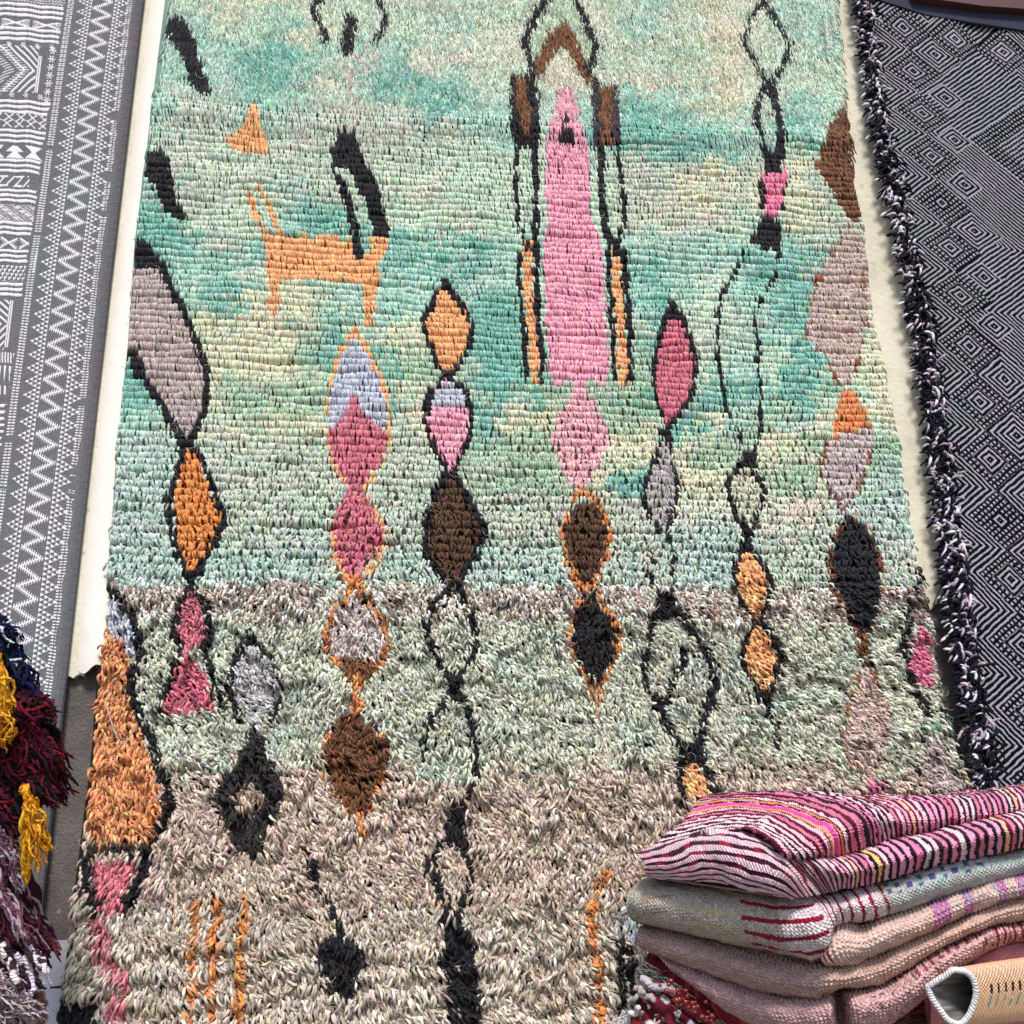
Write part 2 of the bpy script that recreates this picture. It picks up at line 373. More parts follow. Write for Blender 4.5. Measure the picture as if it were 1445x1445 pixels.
# x=500 column
line([(499,470),(521,505),(543,550),(549,585),(547,640),(530,672),(512,697)], 6, OR); line([(499,470),(478,510),(464,560),(463,610),(468,650),(490,690)], 6, OR)
poly([(497,480),(517,505),(540,550),(546,583),(545,612),(463,612),(465,565),(480,515)], LV)
poly([(499,565),(515,592),(545,617),(545,642),(530,669),(509,694),(494,694),(470,655),(463,620),(485,592)], RS)
line([(515,705),(541,749),(541,775),(520,810),(512,820)], 6, OR); line([(490,705),(467,745),(474,785),(486,815)], 6, OR)
poly([(509,692),(517,708),(539,749),(539,772),(520,797),(510,815),(486,815),(475,790),(467,745),(482,712),(492,694)], RS)
poly([(488,815),(512,815),(511,842),(488,842)], OD)
poly([(500,838),(523,858),(543,895),(541,925),(532,937),(515,930),(485,935),(466,925),(462,895),(480,858)], (206,192,184))
line([(512,840),(528,862),(545,895),(546,918),(532,942),(522,955)], 8, OD, .9); line([(492,840),(474,865),(460,895),(464,925),(480,942)], 8, OD, .9)
poly([(478,930),(532,935),(520,960),(508,975),(492,968),(480,950)], BR)
line([(502,962),(502,1010)], 12, OD, .9)
line([(505,1005),(540,1040),(549,1060),(547,1085),(525,1130),(508,1165)], 8, OD, .5); line([(497,1005),(465,1035),(456,1075),(470,1112),(495,1150)], 8, OD, .5)
poly([(502,1007),(525,1024),(545,1051),(547,1078),(530,1123),(514,1151),(494,1150),(470,1112),(457,1075),(467,1032),(488,1012)], (112,70,42), 1, 4)
line([(506,1140),(509,1172)], 9, OD)
# x=630 column
def loz(l, r, fill, w=8):
    if fill is not None: poly(l+r[::-1], fill)
    line(l, w, BK); line(r, w, BK)
loz([(625,403),(615,420),(596,460),(605,489),(615,519),(627,540)], [(625,403),(642,423),(665,463),(662,492),(645,519),(630,540)], OR)
loz([(627,538),(610,555),(600,579),(600,612),(615,645),(630,672)], [(632,538),(657,562),(664,595),(661,622),(647,655),(635,674)], PK)
poly([(622,545),(636,545),(653,562),(657,581),(606,581),(612,560)], LV)
loz([(630,672),(612,700),(600,738),(600,775),(617,812),(632,836)], [(635,674),(652,692),(667,722),(681,755),(666,792),(642,832)], DB, 9)
line([(632,836),(612,854),(600,889),(610,922),(626,950),(634,970)], 9, BK); line([(646,835),(662,860),(670,905),(662,932),(648,952),(640,972)], 9, BK)
line([(636,960),(642,985)], 16, BK)
line([(645,985),(660,1014),(670,1047),(671,1068),(665,1107),(648,1132)], 8, BK, 1); line([(632,984),(606,1017),(596,1051),(597,1071)], 8, BK, .95)
poly([(632,1135),(655,1128),(655,1165),(661,1202),(628,1190),(626,1160)], BK, 1, 3)
line([(622,1185),(600,1221),(612,1231),(622,1264),(628,1295)], 9, BK); line([(652,1191),(664,1224),(662,1247),(645,1284),(636,1300)], 10, BK)
poly([(618,1287),(652,1297),(668,1337),(674,1397),(673,1450),(629,1450),(627,1381),(619,1357),(626,1324)], BK, 1, 3)
line([(641,1355),(643,1450)], 4, (150,140,128), .6)
# x=945 column
loz([(944,436),(929,472),(919,505),(919,545),(925,580),(936,602)], [(946,436),(968,480),(979,520),(972,560),(955,588),(940,604)], (210, 112, 130), 7)
poly([(940,432),(948,432),(954,458),(936,458)], BK)
loz([(936,604),(919,655),(903,700),(914,735),(932,757)], [(938,604),(943,649),(953,692),(946,728),(934,757)], (176,168,164), 6)
line([(936,755),(936,772)], 6, BK, .7)
line([(918,770),(914,815),(928,850)], 5, BK, .8); line([(944,765),(947,815),(940,850)], 5, BK, .8)
poly([(922,838),(942,838),(948,860),(955,870),(925,876),(914,890),(908,884),(920,860)], BK, 1, 3)
line([(916,885),(908,925),(904,960),(908,975),(922,1000),(934,1020)], 8, BK)
line([(950,868),(968,890),(985,915),(998,945),(1005,965),(1000,990),(988,1012),(982,1040),(972,1060)], 11, BK)
line([(962,925),(950,955),(938,985),(928,1015)], 10, BK)
line([(922,990),(930,1018),(944,1040)], 9, BK, .8)
poly([(955,1058),(990,1045),(985,1080),(960,1085)], BK, 1, 3)
poly([(958,1095),(967,1075),(985,1092),(993,1118),(998,1128),(960,1128),(956,1115)], OR)
line([(955,1050),(952,1090),(956,1140)], 9, BK); line([(985,1075),(1000,1105),(1006,1125)], 9, BK)
# top diamond column x=1075
line([(1071,5),(1091,33),(1110,70),(1097,100),(1084,123)], 8, BK, .95); line([(1071,5),(1054,33),(1044,63),(1060,90),(1078,119)], 7, BK, .95)
line([(1077,123),(1065,150),(1065,185),(1075,222)], 10, BK); line([(1084,120),(1091,160),(1097,200),(1092,222)], 11, BK)
poly([(1074,218),(1101,218),(1097,249),(1074,249)], BK)
line([(1071,255),(1074,300)], 9, BK); line([(1102,260),(1097,300)], 8, BK)
poly([(1069,250),(1107,248),(1101,273),(1094,300),(1087,314),(1074,307),(1078,283)], HP)
poly([(1071,313),(1094,316),(1098,350),(1094,362),(1051,353),(1062,327)], BK)
line([(1046,358),(1031,393),(1014,423),(1007,457),(1007,500),(1014,542),(1021,582),(1037,615),(1047,637)], 5, BK, .8)
line([(1094,360),(1087,397),(1071,427),(1057,447),(1062,477),(1064,520),(1067,542),(1071,595),(1060,635)], 5, BK, .8)
poly([(1047,637),(1060,637),(1064,662),(1036,664)], BK, 1, 3)
poly([(1040,668),(1058,668),(1072,697),(1066,725),(1052,755),(1044,745),(1024,712),(1022,690)], (198, 199, 172))
line([(1037,662),(1019,689),(1028,722),(1046,752)], 7, BK); line([(1058,662),(1074,695),(1067,725),(1054,757)], 7, BK)
poly([(1041,750),(1056,750),(1056,782),(1044,782)], BK)
poly([(1044,781),(1055,783),(1067,802),(1081,825),(1067,852),(1061,876),(1050,862),(1031,829),(1034,799)], OR, 1, 3)
line([(1042,775),(1032,800),(1027,829),(1042,855),(1058,880)], 7, BK); line([(1058,782),(1073,803),(1085,825),(1072,852),(1068,880)], 6, BK)
poly([(1064,884),(1077,900),(1092,932),(1079,962),(1074,979),(1060,960),(1044,935),(1050,905)], OR, 1, 3)
line([(1060,880),(1046,903),(1040,935),(1058,965),(1070,985)], 8, BK); line([(1066,882),(1081,900),(1097,932),(1084,962),(1078,985)], 8, BK)
poly([(1058,975),(1086,978),(1088,1000),(1092,1030),(1074,1012)], BK, 1, 4)
line([(1085,1020),(1092,1060)], 6, BK, .5)
# right edge columns
poly([(1184,153),(1196,187),(1206,240),(1218,290),(1216,307),(1197,320),(1177,290),(1164,267),(1144,243),(1161,190),(1177,163)], (122,78,50))
poly([(1184,130),(1196,160),(1180,160)], (206,180,168))
poly([(1195,325),(1215,345),(1222,420),(1217,450),(1204,509),(1194,545),(1177,539),(1161,509),(1134,482),(1137,433),(1161,377),(1180,340)], (194, 170, 160))
line([(1190,322),(1161,377),(1137,433),(1132,482),(1161,515),(1180,548)], 5, (150,90,60), .5)
line([(1212,383),(1220,450),(1206,509),(1196,545)], 5, (150,90,60), .4)
poly([(1184,549),(1197,559),(1214,585),(1224,609),(1197,615),(1164,622),(1171,589)], (226,138,82))
poly([(1162,622),(1223,612),(1226,632),(1214,669),(1197,699),(1187,724),(1171,709),(1154,675)], (192, 176, 172))
line([(1162,622),(1152,672),(1172,712),(1186,728)], 6, (128,82,60), .5); line([(1226,625),(1214,672),(1197,705)], 5, (150,96,70), .5)
line([(1182,740),(1166,789),(1168,835),(1196,880),(1216,950)], 8, (120,70,46), .7); line([(1196,735),(1224,760),(1240,812),(1234,868),(1218,905)], 7, (140,84,56), .55)
poly([(1192,730),(1221,757),(1237,809),(1231,862),(1217,900),(1212,912),(1194,872),(1173,835),(1169,789),(1181,747)], (34,34,40))
line([(1212,895),(1220,950)], 12, (110,74,46), .8)
poly([(1217,945),(1235,965),(1248,1005),(1246,1040),(1235,1080),(1215,1112),(1188,1075),(1178,1040),(1192,1000),(1203,960)], (196,172,160))
line([(1210,950),(1195,990),(1180,1035),(1195,1080)], 6, (150,100,66), .5); line([(1225,950),(1248,1000)], 6, (140,90,56), .5)
poly([(1215,1105),(1228,1100),(1234,1125),(1210,1130)], HP)
line([(1297,800),(1285,835),(1275,870),(1268,905),(1270,940),(1280,965),(1292,985),(1300,1010)], 11, BK, .85)
line([(1302,845),(1310,885),(1318,935),(1325,985),(1330,1020)], 8, BK, .8)
poly([(1283,830),(1305,835),(1308,870),(1296,885),(1276,880)], (150,134,124))
poly([(1287,880),(1300,900),(1308,945),(1306,975),(1288,972),(1272,945),(1280,912)], HP)
poly([(1290,1020),(1335,1010),(1340,1040),(1300,1050)], (120,150,132), .6)
line([(1288,1040),(1282,1070),(1296,1110)], 7, BK, .5); line([(1318,1040),(1328,1075),(1345,1110)], 6, BK, .5)
poly([(1296,1040),(1316,1040),(1330,1075),(1345,1120),(1296,1120),(1288,1080)], (190,170,164))
# bottom lines
line([(852,1231),(839,1257),(829,1291),(832,1331),(842,1381),(842,1450)], 12, OD, .8, 3)
line([(870,1324),(875,1450)], 12, BK); line([(885,1324),(887,1400)], 9, BK)
poly([(862,1290),(890,1270),(893,1320),(862,1320)], (172,178,186), .6)

# ------------------------------------------------------------------ rug tufts
Ly = [-60, 27, 240, 370, 510, 650, 820, 930, 1040, 1200, 1320, 1445, 1560]
Lx = [243, 234, 208, 190, 180, 165, 151, 137, 129, 110, 95, 78, 62]
Ry = [-60, 0, 150, 240, 300, 430, 500, 620, 750, 800, 870, 960, 1060, 1115, 1445, 1560]
Rx = [1172, 1178, 1192, 1203, 1214, 1228, 1243, 1262, 1280, 1294, 1309, 1324, 1346, 1362, 1412, 1428]

ZCR = on_wall(722., 190., -.012)[2]
def rug_relief(X, Z):
    r = (fb(X*2.2+9, Z*1.6, 71)-.5)*.035+(fb(X*6, Z*9, 77)-.5)*.018
    zc = 1.0*ZCR+.03*X+.01*np.sin(X*9)
    r = r+.014*np.exp(-((Z-zc)/.022)**2)+.010*np.exp(-((Z-zc+.16)/.03)**2)*(X < .2)
    return r
px_, py_, zone_ = [], [], []
y = -45.0
while y < 1560:
    sc = ((y+3767)/4467.0)**2
    zone = 0 if y < 165 else (1 if y < 826 else 2)
    pitch = {0: 6.0, 1: 9.6, 2: 7.8}[zone]*sc*random.uniform(.9, 1.12)
    stx = {0: 2.6, 1: 2.2, 2: 3.0}[zone]*((y+3767)/4467.0)
    sub = {0: 2, 1: 1, 2: 2}[zone]
    for sb in range(sub):
        x0 = np.interp(y, Ly, Lx)+[13, 5, 12][zone]; x1 = np.interp(y, Ry, Rx)-[5, 3, 9][zone]
        n = int((x1-x0)/stx)
        xs = x0+(np.arange(n)+.5)/n*(x1-x0)+rng.normal(0, stx*(.10 if zone == 1 else .3), n)
        slope = (986-y)/12000.0
        wob = (fb(xs/90, np.full(n, y/20), 81)-.5)*(11 if zone != 2 else 14)+(fb(xs/34, np.full(n, y/14), 82)-.5)*5+(vn(xs/22, np.full(n, y*3.1), 83)-.5)*(2.0 if zone == 1 else 2)
        ys = y+slope*(xs-720)+wob+sb*pitch*.36+rng.normal(0, [2.2, .55+1.1*min(max((y-600)/220, 0), 1), 2.4][zone], n)
        px_.append(xs); py_.append(ys); zone_.append(np.full(n, zone))
    y += pitch
PX = np.concatenate(px_); PY = np.concatenate(py_); ZN = np.concatenate(zone_)
# keep inside outline
k = (PX > np.interp(PY, Ly, Lx)+2) & (PX < np.interp(PY, Ry, Rx)+1)
PX, PY, ZN = PX[k], PY[k], ZN[k]
N = len(PX)
root = on_wall(PX, PY, -.012)
root[:, 1] -= rug_relief(root[:, 0], root[:, 2])*.6+.010
R = 7
t = np.linspace(0, 1, R)[None, :]
u = lambda: rng.random(N)
z0 = ZN == 0; z1 = ZN == 1; z2 = ZN == 2
low = np.clip((PY-826)/500, 0, 1)
nz_ = (fb(PX/40, PY/30, 89)-.5)
wt = np.clip((285+nz_*260-PY)/170, 0, 1)            # share of long matted pile (top)
wb = np.clip((PY-805-nz_*30)/40, 0, 1)             # share of loose shag (bottom)
wg = np.clip((PY-560-nz_*160)/220, 0, 1)           # rows loosen into grains
def mixz(a, b, c): return (a*wt+b*(1-wt))*(1-wb)+c*wb
ff_ = fb(PX/80, PY/60, 113)
rph = np.mod((PY+(fb(PX/45, PY/50, 117)-.5)*60+(vn(PX/11, PY/60, 118)-.5)*12)/(24+12*low), 1)
lumps = fb(PX/34, PY/22, 91)
length = mixz(.030+.010*u(), .0165+.0030*u()-.002*wg, .0105+.008*u()+.006*low)*(.85+.3*lumps)
radius = mixz(.0014+0*u(), .00215+0*u(), .0019+.0002*low)*np.where(z1, .9+.22*u(), .82+.38*u())
lift = mixz(.007+.004*u(), .0105+.0020*u()+.002*wg*u(), .005+.007*u()+.017*rph**1.5)
ff = fb(PX/70, PY/45, 101)-.5; f3 = fb(PX/24, PY/16, 103)-.5; f1 = vn(PX/26, PY/5, 107)-.5
nr_ = rng.normal(0, 1, N)
ang = mixz(.30*ff+.20*nr_+.12, .7*ff+.12*f1+(.10+.45*wg)*nr_+.14, 2.1*ff+1.7*f3+.48*nr_+.36)
rightpull = np.clip((PX-850)/350, 0, 1)*wb
ang = ang*(1-.45*rightpull)+.75*rightpull
leftpull = np.clip((260-PX)/130, 0, 1)*wb
ang = ang*(1-.4*leftpull)-.5*leftpull
er = np.clip((PX-(np.interp(PY, Ry, Rx)-50))/50, 0, 1)
ang = ang+.35*er*(1-wb)
dx = np.sin(ang)*length; dz = -np.cos(ang)*length
sdx = np.cos(ang)*np.where(z1, .0010+.0016*wg, .0035)*rng.normal(0, 1, N); 
P = np.zeros((N, R, 3))
P[:, :, 0] = root[:, 0:1]+dx[:, None]*t**1.3+sdx[:, None]*np.sin(np.pi*t)
P[:, :, 2] = root[:, 2:3]+dz[:, None]*t**1.5+(.004*np.where(z1, .8, .5))[:, None]*np.sin(np.pi*np.clip(t*1.5, 0, 1))
tipback = mixz(.75+0*u(), 1.0-.5*wg*u(), .9-.6*rph+.2*u())
P[:, :, 1] = root[:, 1:2]-lift[:, None]*np.sin(np.pi*.5*np.clip(t*1.7, 0, 1))+(lift*tipback)[:, None]*np.clip((t-.45)/.55, 0, 1)**1.6
prof = np.array([.8, .98, 1.06, 1.08, 1.06, .98, .66])[None, :]
rad = radius[:, None]*prof
cx = np.clip((PX+dx*300+rng.normal(0, 1.3, N)).astype(int), 0, HW-1)
cy = np.clip((PY+3+rng.normal(0, 1.5, N)).astype(int), 0, HW-1)
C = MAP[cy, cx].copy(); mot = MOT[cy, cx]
val = 1+rng.normal(0, 1, N)*np.where(z1, .055, .085)+np.where(z2, rng.normal(0, .10, N), 0)
band = (PY > 828) & (PY < 882) & ~mot
mixw = (u() < .5) & band
C[mixw] = np.array([214, 206, 192])*1.0
C[band & ~mixw & (u() < .3)] = (132, 108, 92)
b2 = (PY > 1070) & ~mot & (u() < .12); C[b2] = (166, 146, 124)
b3 = z2 & ~mot & (u() < .14); C[b3] = np.minimum(C[b3]*1.16, 236)
tp = z0 & ~mot & (u() < .22); C[tp] = C[tp]*.6+np.array([226, 220, 190])*.4
gq = C.mean(1, keepdims=True); C = np.where(mot[:, None], gq+(C-gq)*.90, C); C = C*val[:, None]+rng.normal(0, 5.0, (N, 3))
gm = C.mean(1, keepdims=True); C = np.where(mot[:, None], C, gm+(C-gm)*.92); alb = lin(C)

rug = thing('shag_rug', 'tall shaggy green wool rug on the wall with lozenges and an orange goat', 'rug')
strands('pile', P, rad, np.clip(alb*1.08, 0, .93), M_pile, rug, twist=2.0)
# fine flyaway fibres over the pile
nh = 30000
hi = rng.integers(0, N, nh)
tip = P[hi, 4]+rng.normal(0, .002, (nh, 3)); tip[:, 1] -= .003
ha = rng.uniform(0, 6.28, nh); hl = rng.uniform(.006, .020, nh); t5 = np.linspace(0, 1, 6)[None]
cv = rng.normal(0, 1.4, nh)[:, None]
Ph = np.zeros((nh, 6, 3)); aa = ha[:, None]+cv*t5
Ph[..., 0] = tip[:, :1]+hl[:, None]*t5*np.cos(aa); Ph[..., 2] = tip[:, 2:]+hl[:, None]*t5*np.sin(aa)
Ph[..., 1] = tip[:, 1:2]-.004*np.sin(np.pi*t5)*rng.random((nh, 1))
strands('loose_fibres', Ph, np.full((nh, 6), .00032), np.clip(alb[hi]*1.15, 0, .9), M_pile, rug, sides=4)
# woven backing (slab with thickness) following the outline
ny, nx = 120, 40
ys = np.linspace(-58, 1556, ny)
BX = np.stack([np.interp(ys, Ly, Lx)+(np.interp(ys, Ry, Rx)-np.interp(ys, Ly, Lx))*f for f in np.linspace(0.002, .998, nx)], 1)
BYp = np.repeat(ys[:, None], nx, 1)+(986-ys[:, None])/12000*(BX-720)
Wp = on_wall(BX, BYp, -.012)
fr = Wp.copy(); fr[..., 1] -= rug_relief(fr[..., 0], fr[..., 2])*.6+.0075
bk = Wp.copy(); bk[..., 1] = -.004
Vb = np.concatenate([fr.reshape(-1, 3), bk.reshape(-1, 3)])
Qf = grid_faces(ny, nx); off = ny*nx
def rim(n, m, off):
    i = [(a*m) for a in range(n)]; e = []
    loop = list(range(m))+[a*m+m-1 for a in range(1, n)]+[(n-1)*m+b for b in range(m-2, -1, -1)]+[a*m for a in range(n-2, 0, -1)]
    for a, b in zip(loop, loop[1:]+loop[:1]): e.append((a, off+a, off+b, b))
    return np.array(e)
bxi = np.clip(BX.astype(int), 0, HW-1); byi = np.clip(BYp.astype(int), 0, HW-1)
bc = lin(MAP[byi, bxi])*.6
bc = np.where((BYp > 830)[..., None], lin((46, 40, 36)), bc)  # front of backing darkened by colour, painting shade into gaps between tufts
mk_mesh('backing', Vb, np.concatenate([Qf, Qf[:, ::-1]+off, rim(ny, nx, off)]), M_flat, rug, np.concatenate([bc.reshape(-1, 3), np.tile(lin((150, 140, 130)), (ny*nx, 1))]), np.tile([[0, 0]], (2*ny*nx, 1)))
# loose pale threads lying over the pile
def px_path(pts, depth_off, R=24):
    pts = np.array(pts, float); tt = np.linspace(0, len(pts)-1, R)
    x = cr1(pts, tt)
    return on_wall(x[:, 0], x[:, 1], depth_off)
def cr1(P, tt):
    P = np.asarray(P, float); n = len(P)
    Pe = np.concatenate([2*P[:1]-P[1:2], P, 2*P[-1:]-P[-2:-1]])
    i = np.clip(np.floor(tt).astype(int), 0, n-2); f = (tt-i)
    sh = (slice(None),)+(None,)*(P.ndim-1); f = f[sh]
    a, b, c, d = Pe[i], Pe[i+1], Pe[i+2], Pe[i+3]
    return .5*((2*b)+(-a+c)*f+(2*a-5*b+4*c-d)*f*f+(-a+3*b-3*c+d)*f**3)
th = [[(634,385),(640,372),(633,382),(650,396),(660,412),(668,432)], [(1163,0),(1166,30),(1168,55),(1171,70)], [(1175,0),(1177,22),(1180,45)],
      [(650,400),(648,415),(656,425),(662,440)], [(148,990),(165,1040),(178,1046),(190,1030)], [(598,480),(592,470),(596,455)]]
Pt = np.stack([px_path(a, -.052) for a in th])
for q_, k_ in enumerate((1, 2.2, 1.8, .8, .7, .8)):
    strands('loose_thread', Pt[q_:q_+1], np.full((1, Pt.shape[1]), .0010*k_), lin(np.array([(214, 212, 196)])), M_yarn, rug, twist=12)

# ------------------------------------------------------------------ WALL
wall = thing('shop_wall', 'cream plastered wall behind the rugs, bare grey render near the bottom', 'wall')
def slab(name, outline, y_front, y_back, mat, parent, bevel=0):
    """outline in photo pixels on plane y_front -> prism"""
    o = np.array(outline, float); A = on_wall(o[:, 0], o[:, 1], y_front); B = A.copy(); B[:, 1] = y_back
    n = len(o); V = np.concatenate([A, B])
    ng = [list(range(n)), list(range(2*n-1, n-1, -1))]
    Q = [(i, n+i, n+(i+1) % n, (i+1) % n) for i in range(n)]
    return mk_mesh(name, V, np.array(Q), mat, parent, smooth=False, ngons=ng)
def box(name, x0, x1, y0, y1, z0, z1, mat, parent=None):
    V = [(x, y, z) for z in (z0, z1) for y in (y0, y1) for x in (x0, x1)]
    Q = [(0, 1, 3, 2), (4, 6, 7, 5), (0, 4, 5, 1), (2, 3, 7, 6), (0, 2, 6, 4), (1, 5, 7, 3)]
    return mk_mesh(name, V, Q, mat, parent, smooth=False)
box('grey_render', -3, 3.5, .014, .30, 0, 4.5, M_conc, wall)
jag = [(-700, 1010), (60, 962), (88, 957), (96, 953), (103, 957), (112, 951), (118, 955), (119, 948), (124, 945), (131, 939), (134, 940), (150, 934), (400, 925), (800, 890), (1200, 850), (1290, 835),
       (1299, 842), (1303, 846), (1306, 852), (1310, 852), (1313, 861), (1316, 857), (1317, 850), (1321, 853), (1325, 848), (1332, 851), (1500, 838), (2300, 800)]
j2 = []
for (a, b) in zip(jag[:-1], jag[1:]):
    j2.append(a); L = math.hypot(b[0]-a[0], b[1]-a[1])
    k_ = int(L/5) if L < 60 else 2
    for q in range(1, k_):
        f = q/k_; j2.append((a[0]+(b[0]-a[0])*f+random.uniform(-1, 1), a[1]+(b[1]-a[1])*f+random.uniform(-1.6, 1.6)))
j2.append(jag[-1])
slab('cream_plaster', j2+[(2300, -900), (-700, -900)], 0.0, .0139, M_plaster, wall)
# rounded white rib beside the rug
ny = 160; ys = np.linspace(-60, 946, ny); 
xl = np.interp(ys, [-60, 0, 480, 820, 946], [220, 213, 153, 116, 110]); xr = np.interp(ys, Ly, Lx)+34
m = 14; V = []
for j in range(m):
    f = j/(m-1); A = on_wall(xl+(xr-xl)*f, ys+(6*np.sin(f*9)*(ys > 930)), 0.001)
    A[:, 1] = .0005-.020*np.sin(np.pi*min(f*1.0, 1))-(fb(ys/26, ys*0+f*2, 44)-.5)*.004*math.sin(math.pi*f); V.append(A)
V = np.stack(V, 1)
mk_mesh('plaster_rib', V, grid_faces(ny, m), M_rib, wall)
# cracks in plaster at right
for pts in ([(1327,800),(1325,815),(1328,828),(1321,842),(1317,856)], [(1300,822),(1304,832),(1303,842)], [(1345,640),(1343,700)]):
    pp = np.array(pts, float); w = 1.0
    Lp = on_wall(pp[:, 0]-w*.6, pp[:, 1], -.0012); Rp = on_wall(pp[:, 0]+w*.6, pp[:, 1], -.0012)
    V = np.stack([Lp, Rp], 1); mk_mesh('crack', V, grid_faces(len(pp), 2), M_conc, wall, smooth=False)
# stone ledge and tile at the bottom left
def pxbox(name, x0, y0, x1, y1, yf, yb, mat, parent):
    a = on_wall(x0, y1, yf); b = on_wall(x1, y0, yf); return box(name, a[0], b[0], yf, yb, a[2], b[2], mat, parent)
a = on_wall(100, 1328, -.012)[2]; b = on_wall(100, 1391, -.012)[2]; c = on_wall(100, 1395, -.012)[2]
box('stone_skirting', -2.6, 3.2, -.008, .0138, b, a, M_stone, wall)
til = thing('wall_tile', 'pale glazed tile with a brown baluster ornament, low on the wall', 'tile')
tx = on_wall(52, 1420, -.006)[0]; ty = on_wall(150, 1420, -.006)[0]
box('tile_body', tx, ty, -.006, .0138, .0005, c, M_tile, til)
prof_ = [(1399, 2), (1404, 4), (1410, 4), (1414, 8), (1419, 8), (1422, 4), (1428, 5), (1434, 8), (1439, 8), (1444, 4), (1452, 6), (1470, 9)]
o = [(57-w_, y_) for y_, w_ in prof_]+[(57+w_, y_) for y_, w_ in prof_[::-1]]
slab('painted_ornament', o, -.0078, -.0062, M_tilebrown, til)
o = [(57-w_-2.6, y_-1) for y_, w_ in prof_]+[(57+w_+2.6, y_-1) for y_, w_ in prof_[::-1]]
slab('ornament_outline', o, -.0072, -.0061, plain('ochre_glaze', (150, 110, 84), .3), til)
g = box('ground', -6, 6, -6, 3, -.2, 0, M_ground); g['kind'] = 'structure'
beam = tag(slab('wooden_beam', [(1240, -120), (1290, -6), (1330, 0), (1387, 8), (1500, 16), (1800, 50), (1800, -200), (1240, -200)], -.035, -.002, M_wood, None), 'dark red brown wooden board above the navy and white rug', 'board')

